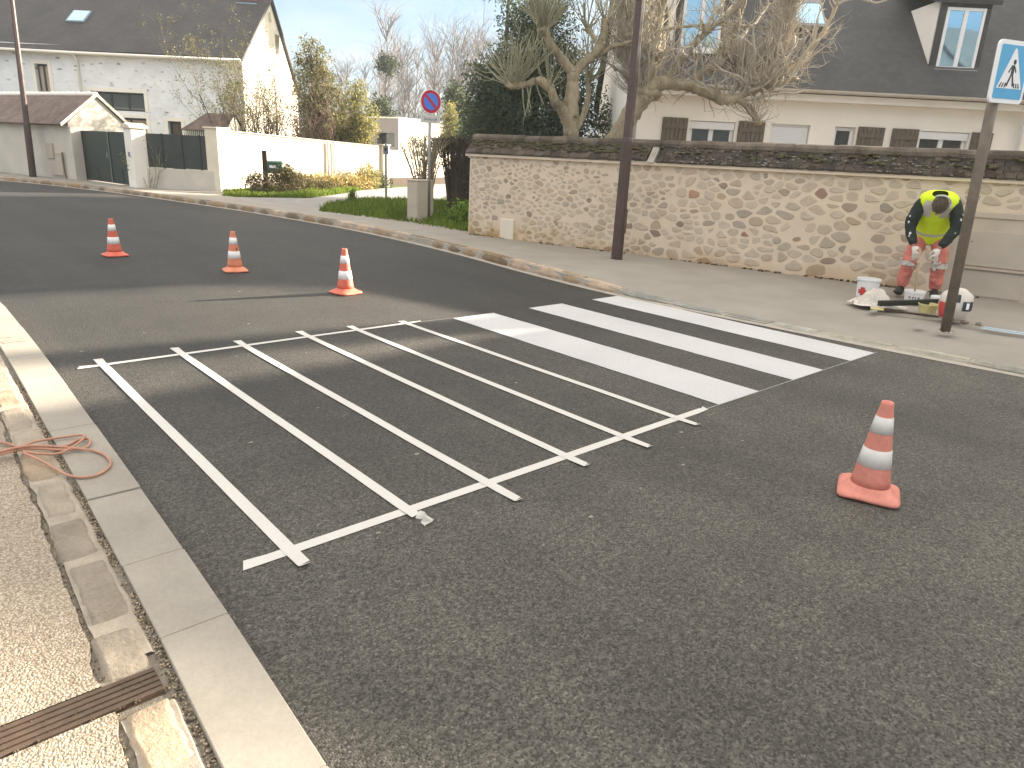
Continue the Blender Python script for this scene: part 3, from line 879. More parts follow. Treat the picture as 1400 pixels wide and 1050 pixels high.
# yellow lichen stain on the pointing at the left foot of the wall
def lichen(mt):
    nt = mt.node_tree; L = nt.links.new; b = nt.nodes['Principled BSDF']
    src = b.inputs['Base Color'].links[0].from_socket
    co = N(nt, 'ShaderNodeTexCoord'); sx = N(nt, 'ShaderNodeSeparateXYZ'); L(co.outputs['Object'], sx.inputs[0])
    ns = N(nt, 'ShaderNodeTexNoise', Scale=3.2, Detail=6.0, Roughness=.7); L(co.outputs['Object'], ns.inputs['Vector'])
    z = N(nt, 'ShaderNodeMapRange'); z.inputs['From Min'].default_value = .55; z.inputs['From Max'].default_value = .05; L(sx.outputs['Z'], z.inputs['Value'])
    x = N(nt, 'ShaderNodeMapRange'); x.inputs['From Min'].default_value = 4.5; x.inputs['From Max'].default_value = .5; L(sx.outputs['X'], x.inputs['Value'])
    a = N(nt, 'ShaderNodeMath', operation='MULTIPLY'); L(z.outputs[0], a.inputs[0]); L(x.outputs[0], a.inputs[1])
    t = N(nt, 'ShaderNodeMapRange'); t.inputs['From Min'].default_value = .42; t.inputs['From Max'].default_value = .62; t.inputs['To Max'].default_value = 1.0
    L(ns.outputs['Fac'], t.inputs['Value'])
    f = N(nt, 'ShaderNodeMath', operation='MULTIPLY'); L(a.outputs[0], f.inputs[0]); L(t.outputs[0], f.inputs[1])
    mx_ = N(nt, 'ShaderNodeMix', data_type='RGBA'); mx_.inputs['B'].default_value = (.36, .25, .07, 1)
    L(f.outputs[0], mx_.inputs['Factor']); L(src, mx_.inputs['A']); L(mx_.outputs['Result'], b.inputs['Base Color'])
def damp_foot(mt):
    nt = mt.node_tree; L = nt.links.new; b = nt.nodes['Principled BSDF']
    src = b.inputs['Base Color'].links[0].from_socket
    co = N(nt, 'ShaderNodeTexCoord'); sx = N(nt, 'ShaderNodeSeparateXYZ'); L(co.outputs['Object'], sx.inputs[0])
    ns = N(nt, 'ShaderNodeTexNoise', Scale=1.8, Detail=7.0, Roughness=.7); L(co.outputs['Object'], ns.inputs['Vector'])
    ad = N(nt, 'ShaderNodeMath', operation='MULTIPLY_ADD'); ad.inputs[1].default_value = .75; L(ns.outputs['Fac'], ad.inputs[0])
    iv = N(nt, 'ShaderNodeMath', operation='MULTIPLY'); iv.inputs[1].default_value = -1.0; L(sx.outputs['Z'], iv.inputs[0]); L(iv.outputs[0], ad.inputs[2])
    t = N(nt, 'ShaderNodeMapRange'); t.inputs['From Min'].default_value = .05; t.inputs['From Max'].default_value = .40; t.inputs['To Max'].default_value = .75
    L(ad.outputs[0], t.inputs['Value'])
    mx_ = N(nt, 'ShaderNodeMix', data_type='RGBA', blend_type='MULTIPLY'); mx_.inputs['B'].default_value = (.80, .63, .46, 1)
    L(t.outputs[0], mx_.inputs['Factor']); L(src, mx_.inputs['A']); L(mx_.outputs['Result'], b.inputs['Base Color'])
lichen(M['mortar']); lichen(M['stones']); damp_foot(M['mortar']); damp_foot(M['stones'])
link('masonry', mb, M['mortar'], sw, smooth=False)
# individual facing stones, slightly proud of the pointing
sm = MB()
palette = [(.42, .34, .25), (.40, .33, .26), (.44, .37, .28), (.36, .30, .24), (.47, .38, .28), (.33, .27, .21), (.40, .30, .20), (.30, .22, .16), (.32, .20, .14), (.26, .19, .14), (.45, .33, .22), (.36, .21, .13)]
wts = [14, 12, 14, 10, 12, 8, 12, 8, 3, 5, 10, 3]
AS = 1.65                                     # stones lie flat: wider than high
seeds = []; cellmap = {}
def rad_at(x, z):
    r = .066 + .034 * min(1, max(0, (x - 2.2) / 3)) + .040 * noise.noise(Vector((x * 1.7, z * 2.6, 4)))
    if z < .30 and x > 3.8: r += .03
    return max(.042, r)
def add_seed(x, z):
    r = rad_at(x, z); k = (int(x / .3), int(z / .3))
    for i in (-1, 0, 1):
        for j in (-1, 0, 1):
            for (qx, qz, qr) in cellmap.get((k[0] + i, k[1] + j), ()):
                if ((qx - x) / AS) ** 2 + (qz - z) ** 2 < (min(r, qr) * .5 + max(r, qr) * .5) ** 2: return
    seeds.append((x, z, r)); cellmap.setdefault(k, []).append((x, z, r))
for _ in range(24000): add_seed(rnd.uniform(.0, WLEN), rnd.uniform(.02, 1.58))
def clip(poly, nx_, nz_, c_):
    out = []
    for (ax, az), (bx_, bz_) in zip(poly, poly[1:] + poly[:1]):
        da, db = nx_ * ax + nz_ * az - c_, nx_ * bx_ + nz_ * bz_ - c_
        if da <= 0: out.append((ax, az))
        if da * db < 0:
            t = da / (da - db); out.append((ax + (bx_ - ax) * t, az + (bz_ - az) * t))
    return out
for (x, z, r) in seeds:
    if 7.80 < x < 9.20 and z < 1.24: continue
    if .62 < x < 1.19 and z < .56: continue
    if rnd.random() < .09: continue              # buried under the pointing
    w_ = .34 * AS
    poly = [(-w_ / AS, -.34), (w_ / AS, -.34), (w_ / AS, .34), (-w_ / AS, .34)]       # in flattened space
    kx_, kz_ = int(x / .3), int(z / .3)
    for i in (-2, -1, 0, 1, 2):
        for j in (-2, -1, 0, 1, 2):
            for (qx, qz, qr) in cellmap.get((kx_ + i, kz_ + j), ()):
                dx, dz = (qx - x) / AS, qz - z
                d2 = dx * dx + dz * dz
                if d2 < 1e-9 or d2 > .2: continue
                l_ = sqrt(d2); t = .5 + .12 * (r - qr) / (r + qr) * 4
                poly = clip(poly, dx / l_, dz / l_, l_ * t)
                if len(poly) < 3: break
    if len(poly) < 3: continue
    # wide pointing: pull each edge in by its own amount
    gap = rnd.uniform(.004, .015)
    n_ = len(poly); cxm = sum(p_[0] for p_ in poly) / n_; czm = sum(p_[1] for p_ in poly) / n_
    for (ax, az), (bx_, bz_) in list(zip(poly, poly[1:] + poly[:1])):
        ex_, ez_ = bx_ - ax, bz_ - az; l_ = sqrt(ex_ * ex_ + ez_ * ez_)
        if l_ < 1e-5: continue
        nx_, nz_ = ez_ / l_, -ex_ / l_
        poly2 = clip(poly, nx_, nz_, nx_ * ax + nz_ * az - gap * rnd.choice([.6, 1, 1, 1.6, 2.4]))
        if len(poly2) >= 3: poly = poly2
    out = [(x + p_[0] * AS, z + p_[1]) for p_ in poly]
    out = [(min(max(p_[0], .03), WLEN - .02), min(max(p_[1], .03), 1.555)) for p_ in out]
    xs_ = [p_[0] for p_ in out]; zs_ = [p_[1] for p_ in out]
    if max(xs_) - min(xs_) < .035 or max(zs_) - min(zs_) < .025: continue
    for _ in range(2):
        c1 = rnd.uniform(.16, .28)
        out = [q for a_, b_ in zip(out, out[1:] + out[:1]) for q in ((a_[0] * (1 - c1) + b_[0] * c1, a_[1] * (1 - c1) + b_[1] * c1), (a_[0] * c1 + b_[0] * (1 - c1), a_[1] * c1 + b_[1] * (1 - c1)))]
    out = [(p_[0] + .006 * noise.noise(Vector((p_[0] * 22, p_[1] * 22, 1))), p_[1] + .006 * noise.noise(Vector((p_[0] * 22, p_[1] * 22, 9)))) for p_ in out]
    nn = len(out)
    cx_, cz_ = sum(p_[0] for p_ in out) / nn, sum(p_[1] for p_ in out) / nn
    c = rnd.choices(palette, wts)[0]; k = rnd.uniform(.92, 1.22)
    f = rnd.choice([.1, .35, .5, .6, .65, .7, .75, .8, .85, .9]); f = rnd.uniform(.0, .3) if rnd.random() < .09 else f          # smeared with pointing
    mc = (.62, .51, .385)
    c = tuple((c[i] * k) * (1 - f) + mc[i] * f for i in range(3))
    pr = rnd.uniform(.002, .010)
    base = .012 * noise.noise(Vector((cx_ * 1.5, cz_ * 2, 3)))
    o = len(sm.v)
    for s_, dp in ((1.0, .008), (.95, -pr * .7), (.80, -pr * 1.2)):
        for (ax, az) in out:
            e = .003 * noise.noise(Vector((ax * 20, az * 20, s_)))
            sm.v.append((cx_ + (ax - cx_) * s_, base + dp + e, cz_ + (az - cz_) * s_))
    for k2 in range(2):
        for j in range(nn):
            j2 = (j + 1) % nn
            sm.f.append([o + k2 * nn + j, o + k2 * nn + j2, o + (k2 + 1) * nn + j2, o + (k2 + 1) * nn + j]); sm.c.append(c)
    sm.f.append([o + 2 * nn + j for j in range(nn)]); sm.c.append(c)
link('facing_stones', sm, M['stones'], sw)
# grit and dead leaves gathered along the foot of the wall
lt = MB()
for i in range(420):
    x = rnd.uniform(.05, 12); p_ = WA + wd * x + Vector((wd.y, -wd.x, 0)) * abs(rnd.gauss(.0, .035))
    if noise.noise(Vector((x * 1.2, 0, 3))) < -.05: continue
    lt.cur = rnd.choice([(.5, .35, .2), (.9, .8, .6), (.35, .4, .15), (.3, .22, .15)])
    lt.blob((p_.x, p_.y, .108), rnd.uniform(.006, .022), i, .6, 6, 4, (1.5, 1.1, .6))
M['litter'] = pm('wall_foot_litter', (.20, .16, .10), .95, .4, 30, 80, .2, attr=True)
struct('wall_foot_litter', lt, M['litter'], kind='stuff')
# coping: courses of small flat tiles on both slopes, with a ridge
cm = MB()
def course(side, r0, r1, x0, x1, wt, thick, jit):
    """tiles between slope stations r0..r1 (0 eave, 1 ridge)"""
    x = x0
    while x < x1:
        w_ = wt * rnd.uniform(.8, 1.2)
        k = rnd.uniform(.50, 1.05) * (1 if x < 3.6 else .72)
        if rnd.random() < .04: k *= 1.7
        g = rnd.uniform(.9, 1.06)
        cm.cur = (k, k * g, k * g * rnd.uniform(.86, 1.0))
        def P(r, xx, up_):
            y_ = -.075 + r * .285; z_ = WT - .005 + r * .275 + up_
            if side: y_ = .42 - y_
            return (xx, y_, z_)
        dz0 = rnd.uniform(0, jit); dz1 = rnd.uniform(0, jit)
        a, b = x + .004, min(x1, x + w_) - .004
        v = [P(r0, a, dz0), P(r0, b, dz1), P(r1, b, dz1 + .006), P(r1, a, dz0 + .006), P(r0, a, dz0 + thick), P(r0, b, dz1 + thick), P(r1, b, dz1 + thick * .8), P(r1, a, dz0 + thick * .8)]
        cm.add(v, [(0, 3, 2, 1), (4, 5, 6, 7), (0, 1, 5, 4), (1, 2, 6, 5), (2, 3, 7, 6), (3, 0, 4, 7)])
        x += w_
for side in (0, 1):
    for r in range(4):
        course(side, r * .24, r * .24 + .34, .0 - .06, 3.55, .19, .026, .02)
    for r in range(6):
        course(side, r * .16, r * .16 + .22, 3.72, WLEN, .11, .020, .012)
x = -.06
while x < WLEN:
    k = rnd.uniform(.8, 1.7)
    cm.cur = (k, k, k * .95)
    if not 3.5 < x < 3.7:
        M4 = Matrix.Translation((x + .15, .21, WT + .262 + rnd.uniform(0, .012))) @ Matrix.Rotation(R(90), 4, 'Y') @ Matrix.Rotation(rnd.gauss(0, .04), 4, 'X')
        cm.lathe([(.075, -.15), (.08, -.149), (.08, .14), (.07, .149)], 10, M4)
    x += .29
link('coping', cm, M['coping'], sw)
mb = MB(); mb.extr([(3.56, -.085, WT - .01), (3.56, .21, WT + .315), (3.56, .505, WT - .01)], (.12, 0, 0))
link('coping_joint', mb, M['mortar_pale'], sw, bevel=.01)
mb = MB(); mb.box(-.07, WLEN, -.055, -.003, WT - .05, WT - .004); mb.box(-.07, WLEN, .423, .47, WT - .05, WT - .004)
link('drip_course', mb, M['mortar'], sw, bevel=.006)
mo = MB()
for i in range(420):
    x = rnd.uniform(0, 3.5) if rnd.random() < .75 else rnd.uniform(3.7, 9)
    r_ = rnd.uniform(.3, 1.0)
    y_ = -.075 + r_ * .285; z_ = WT + r_ * .275 + .03
    mo.blob((x, y_, z_), rnd.uniform(.015, .045), i, .5, 7, 5, (1.4, 1, .55))
link('moss', mo, M['moss'], sw, smooth=True)
lc = MB()
for i in range(550):
    x = rnd.uniform(3.75, 14)
    r_ = (rnd.randint(0, 5) * .16 + rnd.gauss(.03, .03)) if rnd.random() < .7 else rnd.uniform(0, 1)
    if noise.noise(Vector((x * 1.5, r_ * 2, 6))) < -.1: continue
    lc.blob((x, -.075 + r_ * .285 - .012, WT + r_ * .275 + .020), rnd.uniform(.006, .016), i, .6, 6, 4, (1.7, .8, .6))
link('lichen', lc, M['lichen'], sw, smooth=True)
# utility cabinet set into the wall
uc = thing('meter_cabinet', 'grey recessed utility cabinet with two door panels set in the wall', 'cabinet', (WA.x, WA.y, 0), wrot)
mb = MB(); mb.box(7.93, 9.06, -.032, .10, .05, 1.16); mb.box(7.90, 9.09, -.05, .1, 1.10, 1.175)
link('surround', mb, M['meter_wall'], uc, bevel=.008)
mb = MB(); mb.box(8.10, 8.78, -.052, -.030, .50, .94); link('door', mb, M['meter_door'], uc, bevel=.004)
mb = MB(); mb.box(8.08, 8.80, -.047, -.030, .12, .44); link('lower_panel', mb, M['meter_door'], uc, bevel=.004)
mb = MB(); mb.box(8.04, 8.82, -.075, -.02, .462, .485); link('ledge', mb, M['meter_wall'], uc)
mb = MB(); mb.lathe([(.008, 0), (.008, .012), (.004, .014)], 10, Matrix.Translation((8.15, -.05, .80)) @ Matrix.Rotation(R(90), 4, 'X')); link('lock', mb, M['dark_ink'], uc)
mb = MB(); mb.box(.755, 1.055, -.03, .02, .08, .46)
o = link('stone_block', mb, M['render_cream'], None, bevel=.012)
o.location = (WA.x, WA.y, 0); o.rotation_euler = (0, 0, wrot)
tag(o, 'small pale square block at the mossy foot of the stone wall', 'stone block')

# ================================================================== BUILDINGS
def wall_holes(mb, x0, x1, z0, z1, holes, depth=.22, y=0.0):
    """a wall face looking to -y with real openings and reveals"""
    xs = sorted({x0, x1, *[h[0] for h in holes], *[h[1] for h in holes]})
    zs = sorted({z0, z1, *[h[2] for h in holes], *[h[3] for h in holes]})
    for a, b in zip(xs, xs[1:]):
        for c, d in zip(zs, zs[1:]):
            if any(h[0] <= a and b <= h[1] and h[2] <= c and d <= h[3] for h in holes): continue
            mb.quad((a, y, c), (b, y, c), (b, y, d), (a, y, d))
    for a, b, c, d in holes:
        Y = y + depth
        mb.quad((a, y, c), (a, Y, c), (a, Y, d), (a, y, d)); mb.quad((b, Y, c), (b, y, c), (b, y, d), (b, Y, d))
        mb.quad((a, y, d), (a, Y, d), (b, Y, d), (b, y, d)); mb.quad((a, Y, c), (a, y, c), (b, y, c), (b, Y, c))
def window(parent, x0, x1, z0, z1, y, frame, glass, cols=2, rows=1, fr=.055, sill=None, name='window', curtain=False):
    mb = MB()
    th = .05
    mb.box(x0, x0 + fr, y, y + th, z0, z1); mb.box(x1 - fr, x1, y, y + th, z0, z1)
    mb.box(x0 + fr, x1 - fr, y, y + th, z1 - fr, z1); mb.box(x0 + fr, x1 - fr, y, y + th, z0, z0 + fr)
    for i in range(1, cols):
        x = x0 + (x1 - x0) * i / cols
        mb.box(x - fr * .7, x + fr * .7, y - .004, y + th, z0 + fr, z1 - fr)
    for i in range(1, rows):
        z = z0 + (z1 - z0) * i / rows
        mb.box(x0 + fr, x1 - fr, y + .004, y + th - .004, z - fr * .35, z + fr * .35)
    w = link(name, mb, frame, parent, bevel=.006, seg=1)
    g = MB(); g.box(x0 + fr * .5, x1 - fr * .5, y + th * .45, y + th * .7, z0 + fr * .5, z1 - fr * .5)
    link('pane', g, glass, w)
    if curtain:
        c = MB()
        for k in range(14):
            xa = x0 + fr + (x1 - x0 - 2 * fr) * k / 14; xb = x0 + fr + (x1 - x0 - 2 * fr) * (k + 1) / 14
            c.quad((xa, y + .03 + .02 * (k % 2), z0), (xb, y + .03 + .02 * ((k + 1) % 2), z0), (xb, y + .03 + .02 * ((k + 1) % 2), z1), (xa, y + .03 + .02 * (k % 2), z1))
        link('curtain', c, M['curtain'], w)
    if sill is not None:
        s_ = MB(); s_.box(x0 - .06, x1 + .06, sill, y + .02, z0 - .06, z0 - .003); link('sill', s_, frame, w, bevel=.008)
    return w
def slab_roof(mb, a, b, c, d, th):
    """roof plane through four corners, th thick downwards"""
    a, b, c, d = map(Vector, (a, b, c, d))
    n = (b - a).cross(d - a).normalized()
    if n.z < 0: n = -n
    mb.extr([a, b, c, d], -n * th)

# ---- white stone house at the left
p = UW(-12.65, 34)
H1 = thing('white_stone_house', 'big whitewashed stone house with dark steep roof and sunlit gable', 'house', p, R(YAW))
holes = [(-9.28, -8.70, 3.25, 4.48), (-6.9, -4.52, 2.68, 3.46), (-6.9, -4.52, .1, 2.40), (-3.55, -2.95, .1, 2.34)]
mb = MB(); wall_holes(mb, -15.5, 0, 0, 5.3, holes, .28)
mb.quad((-15.5, 8, 0), (-15.5, 0, 0), (-15.5, 0, 5.2), (-15.5, 8, 4.2)); mb.quad((0, 8, 0), (-15.5, 8, 0), (-15.5, 8, 4.2), (0, 8, 4.2))
link('wall', mb, M['rubble'], H1)
mb = MB()
mb.poly([(0, 0, 0), (0, 8, 0), (0, 8, 4.25), (0, 4.1, 8.22), (0, 0, 5.3)])
# slit window recess in the gable
g = link('gable_wall', mb, M['gable'], H1)
mb = MB(); mb.box(-.02, .035, 4.66, 5.24, 5.86, 6.80); gw = link('window', mb, M['bark_olive'], H1, bevel=.01)
mb = MB(); mb.box(.036, .045, 4.72, 5.18, 5.92, 6.74); link('pane', mb, M['shutter'], gw)
mb = MB(); mb.box(-.02, .10, 3.9, 4.1, 7.25, 7.62); link('cross_tie', mb, M['render_cream'], H1, bevel=.01)
# pale plaster surrounds
for (a, b, c, d) in holes:
    mb = MB()
    t = .16
    mb.box(a - t, a - .002, -.03, .0, c, d + t); mb.box(b + .002, b + t, -.03, .0, c, d + t); mb.box(a, b, -.03, .0, d + .002, d + t)
    link('opening_surround', mb, M['render_white'], H1)
window(H1, -9.26, -8.72, 3.27, 4.46, .16, M['gate'], M['curtain'], 2, 1, .06)
window(H1, -6.88, -4.54, 2.70, 3.44, .18, M['gate'], M['glass_dark'], 3, 1, .06)
window(H1, -6.88, -4.54, .12, 2.38, .18, M['gate'], M['curtain'], 3, 1, .07, name='glazed_door')
window(H1, -3.53, -2.97, .12, 2.32, .18, M['gate'], M['glass_dark'], 1, 2, .06, name='door')
mb = MB()
n = 30
for i in range(n):       # slightly sagging old slope
    x0, x1 = -15.8 + 15.95 * i / n, -15.8 + 15.95 * (i + 1) / n
    sg = lambda x: -.10 * sin(pi * (x + 15.8) / 15.95 * 2) * .5 + .03 * noise.noise(Vector((x * .8, 0, 0)))
    slab_roof(mb, (x0, -.35, 5.04 + sg(x0)), (x1, -.35, 5.04 + sg(x1)), (x1, 4.1, 8.36 + sg(x1) * .6), (x0, 4.1, 8.36 + sg(x0) * .6), .12)
slab_roof(mb, (-15.8, 4.1, 8.36), (.15, 4.1, 8.36), (.15, 8.25, 4.12), (-15.8, 8.25, 4.12), .12)
rf = link('roof', mb, M['roof_old'], H1)
mb = MB(); mb.box(-1.30, -.45, 3.7, 4.5, 7.6, 9.35); mb.box(-1.36, -.39, 3.64, 4.56, 9.35, 9.5)
ch = link('chimney', mb, M['brick'], rf, bevel=.015)
mb = MB(); mb.box(-1.36, -.40, 3.42, 3.72, 7.55, 7.92); link('flashing', mb, M['lead'], ch, bevel=.02)
mb = MB()
Mr = Matrix.Translation((-8.1, 1.89, 6.66 + .06)) @ Matrix.Rotation(R(36.8), 4, 'X')
mb.box(-.42, .42, -.48, .48, -.05, .06, Mr); sk = link('skylight', mb, M['lead'], rf, bevel=.01)
mb = MB(); mb.box(-.36, .36, -.42, .42, .061, .068, Mr); link('pane', mb, M['glass_sky'], sk)
mb = MB(); mb.tube([(-15.6, -.42, 4.98), (-7, -.42, 4.96), (.1, -.42, 4.98)], .06, 8); link('gutter', mb, M['render_white'], H1, smooth=True)
mb = MB(); mb.tube([(-6.4 - .9, -.38, 4.95), (-6.4 - .9, -.08, 4.7), (-7.3, -.07, .1)], .045, 8); link('downpipe', mb, M['render_white'], H1, smooth=True)

# ---- little garage shed on the street
SH = thing('garage_shed', 'low rendered shed with brown tiled roof and white ridge beside the dark gate', 'shed', (5.37, 28.42, 0), R(18))
mb = MB()
mb.quad((0, 9, 0), (0, 0, 0), (0, 0, 1.93), (0, 9, 1.93)); mb.poly([(0, 0, 0), (2.2, 0, 0), (2.2, 0, 1.78), (1.05, 0, 2.80), (0, 0, 1.93)])
mb.quad((2.2, 0, 0), (2.2, 9, 0), (2.2, 9, 1.78), (2.2, 0, 1.78)); mb.poly([(2.2, 9, 0), (0, 9, 0), (0, 9, 1.93), (1.05, 9, 2.8), (2.2, 9, 1.78)])
link('wall', mb, M['render_garage'], SH)
mb = MB(); slab_roof(mb, (-.24, -.06, 1.86), (-.24, 9.1, 1.86), (1.05, 9.1, 2.90), (1.05, -.06, 2.90), .06)
slab_roof(mb, (1.05, -.06, 2.90), (1.05, 9.1, 2.90), (2.34, 9.1, 1.74), (2.34, -.06, 1.74), .06)
link('roof', mb, M['roof_brown'], SH)
mb = MB()
for i in range(28):
    y_ = -.06 + i * .33
    mb.lathe([(.07, 0), (.085, .02), (.075, .30), (.07, .32)], 8, Matrix.Translation((1.05, y_, 2.88)) @ Matrix.Rotation(R(-90), 4, 'X'))
link('ridge_tiles', mb, M['render_white'], SH, smooth=True)
mb = MB(); mb.extr([(-.26, -.075, 1.80), (-.26, -.075, 1.90), (1.05, -.075, 2.94), (2.36, -.075, 1.80), (2.36, -.075, 1.70), (1.05, -.075, 2.82)], (0, .03, 0))
link('verge', mb, M['render_cream'], SH)
for (a, b, c, d) in [(1.05, 1.45, .75, 1.25), (.55, .95, .2, .95), (.95, 1.3, .2, .62)]:
    mb = MB(); mb.box(-.07, .02, a, b, c, d); link('meter_box', mb, M['cabinet'], SH, bevel=.01)
mb = MB(); mb.tube([(-.06, .45, .98), (-.06, .45, .3), (-.06, .40, .12)], .025, 6); link('pipe', mb, M['post_dirty'], SH)
mb = MB(); mb.box(-.04, .36, -.16, -.003, 0, 1.80); link('corner_pier', mb, M['render_garage'], SH, bevel=.015)

# ---- metal gate, its pillar, fence on low wall
gr = atan2(-3.836, .645)
GT = thing('metal_gate', 'dark green double metal gate between the shed and white pillar', 'gate', (5.71, 28.51, .08), gr)
def gate_leaf(x0, x1):
    mb = MB()
    mb.box(x0, x1, -.012, .012, .07, 1.58)
    lf = link('gate_leaf', mb, M['gate'], GT)
    mb = MB()
    for a, b in ((x0, x0 + .06), (x1 - .06, x1)): mb.box(a, b, -.03, .03, .05, 1.62)
    mb.box(x0 + .06, x1 - .06, -.028, .028, 1.56, 1.62); mb.box(x0 + .06, x1 - .06, -.028, .028, .05, .11); mb.box(x0 + .06, x1 - .06, -.026, .026, .52, .58)
    mb.box((x0 + x1) / 2 - .03, (x0 + x1) / 2 + .03, -.024, .024, .11, .52)
    link('gate_frame', mb, M['gate'], lf)
gate_leaf(.12, 2.12); gate_leaf(2.15, 3.68)
mb = MB(); mb.box(2.02, 2.09, -.07, -.03, .82, .98); link('lock_plate', mb, M['sign_back'], GT)
PL = thing('gate_pillar', 'white rendered pillar with flat cap right of the dark gate', 'pillar', (6.36, 24.68, 0), gr)
mb = MB(); mb.box(-.14, .34, -.22, .22, 0, 1.82); link('shaft', mb, M['render_white'], PL, bevel=.012)
mb = MB(); mb.box(-.2, .4, -.28, .28, 1.822, 1.89); mb.extr([(-.2, -.28, 1.891), (.4, -.28, 1.891), (.1, -.28, 1.97)], (0, .56, 0)); link('cap', mb, M['render_cream'], PL, bevel=.01)
mb = MB(); mb.box(.05, .15, -.235, -.221, 1.0, 1.14); link('intercom', mb, M['sign_back'], PL)
fr_ = atan2(-1.86, 1.81)
FN = thing('panel_fence', 'dark panel fence on a low rendered wall at the lane corner', 'fence', (6.40, 24.68, 0), fr_)
mb = MB(); mb.box(.20, 2.46, -.10, .10, 0, .70); link('low_wall', mb, M['render_garage'], FN, bevel=.012)
for a, b in ((.26, .84), (.86, 1.46), (1.48, 2.02), (2.04, 2.46)):
    mb = MB(); mb.box(a, b, -.012, .012, .72, 1.70); link('panel', mb, M['panel'], FN)
for a in (.25, .85, 1.47, 2.03):
    mb = MB(); mb.box(a - .02, a + .02, -.03, .03, .70, 1.72); link('post', mb, M['gate'], FN)
mb = MB()
for i in range(16): mb.box(1.5 + i * .06, 1.516 + i * .06, -.01, .01, 1.70, 1.84)
mb.box(1.48, 2.46, -.012, .012, 1.84, 1.86); link('top_rail', mb, M['gate'], FN)
CW = thing('cream_wall', 'long sunlit cream garden wall running beside the grey lane', 'wall', (8.21, 22.82, 0), R(25.3))
mb = MB()
n = 40
for i in range(n):
    x0, x1 = .36 + 8.4 * i / n, .36 + 8.4 * (i + 1) / n
    t0, t1 = 1.86 - .024 * x0, 1.86 - .024 * x1
    f = lambda x, z: .015 * noise.noise(Vector((x, z, 2)))
    for c, d in ((0, .6), (.6, 1.2), (1.2, None)):
        d0, d1 = (t0, t1) if d is None else (d, d)
        mb.quad((x0, f(x0, c), c), (x1, f(x1, c), c), (x1, f(x1, 9 if d is None else d), d1), (x0, f(x0, 9 if d is None else d), d0))
    mb.quad((x0, .0, t0), (x1, .0, t1), (x1, .3, t1), (x0, .3, t0))
mb.quad((.36, .3, 0), (8.76, .3, 0), (8.76, .3, 1.65), (.36, .3, 1.85))
link('masonry', mb, M['render_cream'], CW)
mb = MB(); mb.extr([(.36, -.05, 1.862), (.36, -.05, 1.905), (.36, .35, 1.905), (.36, .35, 1.862)], (8.4, 0, -.20)); link('coping', mb, M['mortar_pale'], CW, bevel=.01)
mb = MB(); mb.box(-.14, .35, -.12, .36, 0, 1.92); mb.box(-.18, .39, -.16, .40, 1.922, 1.97); link('corner_pillar', mb, M['render_cream'], CW, bevel=.014)
mb = MB(); mb.box(8.78, 9.24, -.14, .32, 0, 1.72); mb.box(8.74, 9.28, -.18, .36, 1.722, 1.78); link('end_pillar', mb, M['render_garage'], CW, bevel=.014)
mb = MB()
for x in (5.22, 5.55): mb.tube([(x, -.08, .1), (x, -.08, 1.72)], .055, 8)
link('pipe', mb, M['sign_grey'], CW, smooth=True)
LW = thing('low_cream_wall', 'lower cream wall beyond the end pillar with a dark gap beneath', 'wall', (8.21 + 9.25 * .904, 22.82 + 9.25 * .427, 0), R(25.3))
mb = MB(); mb.box(.05, 9, .2, .42, .42, 1.52); link('masonry', mb, M['render_cream'], LW, bevel=.01)
mb = MB(); mb.box(.05, 9, .24, .40, .0, .415); link('dark_base', mb, M['wood_dark'], LW)
mb = MB(); mb.box(.0, 9.05, .15, .46, 1.522, 1.57); link('coping', mb, M['mortar_pale'], LW)

# ---- small tiled outbuilding behind the fence
p = UW(-12.3, 27)
OB = thing('tiled_outbuilding', 'small outbuilding with hipped brown tile roof behind the panel fence', 'shed', p, R(YAW))
mb = MB(); mb.box(.05, 1.45, .05, 1.9, 0, 1.92); link('wall', mb, M['render_cream'], OB)
mb = MB()
mb.poly([(-.1, -.1, 1.92), (1.5, -.1, 1.92), (1.5, 1.0, 2.56), (.45, 1.0, 2.56)]); mb.poly([(-.1, 2.1, 1.92), (-.1, -.1, 1.92), (.45, 1.0, 2.56)])
mb.poly([(1.5, 2.1, 1.92), (-.1, 2.1, 1.92), (.45, 1.0, 2.56), (1.5, 1.0, 2.56)]); mb.quad((-.1, -.1, 1.915), (-.1, 2.1, 1.915), (1.5, 2.1, 1.915), (1.5, -.1, 1.915))
link('roof', mb, M['roof_brown2'], OB)
mb = MB(); mb.poly([(1.46, .05, 1.9), (1.46, 1.95, 1.9), (1.46, 1.0, 2.5)]); link('gable_wall', mb, M['gable'], OB)

# ---- flat-roofed modern building behind the lane
MD = thing('flat_roofed_building', 'flat roofed modern building with grey porch side and cream sunlit side', 'building', (24.6, 38.43, 0), R(17.8))
mb = MB()
hl = [(-1.72, -.32, 1.75, 2.55), (-2.75, -2.32, 0.1, 2.55)]
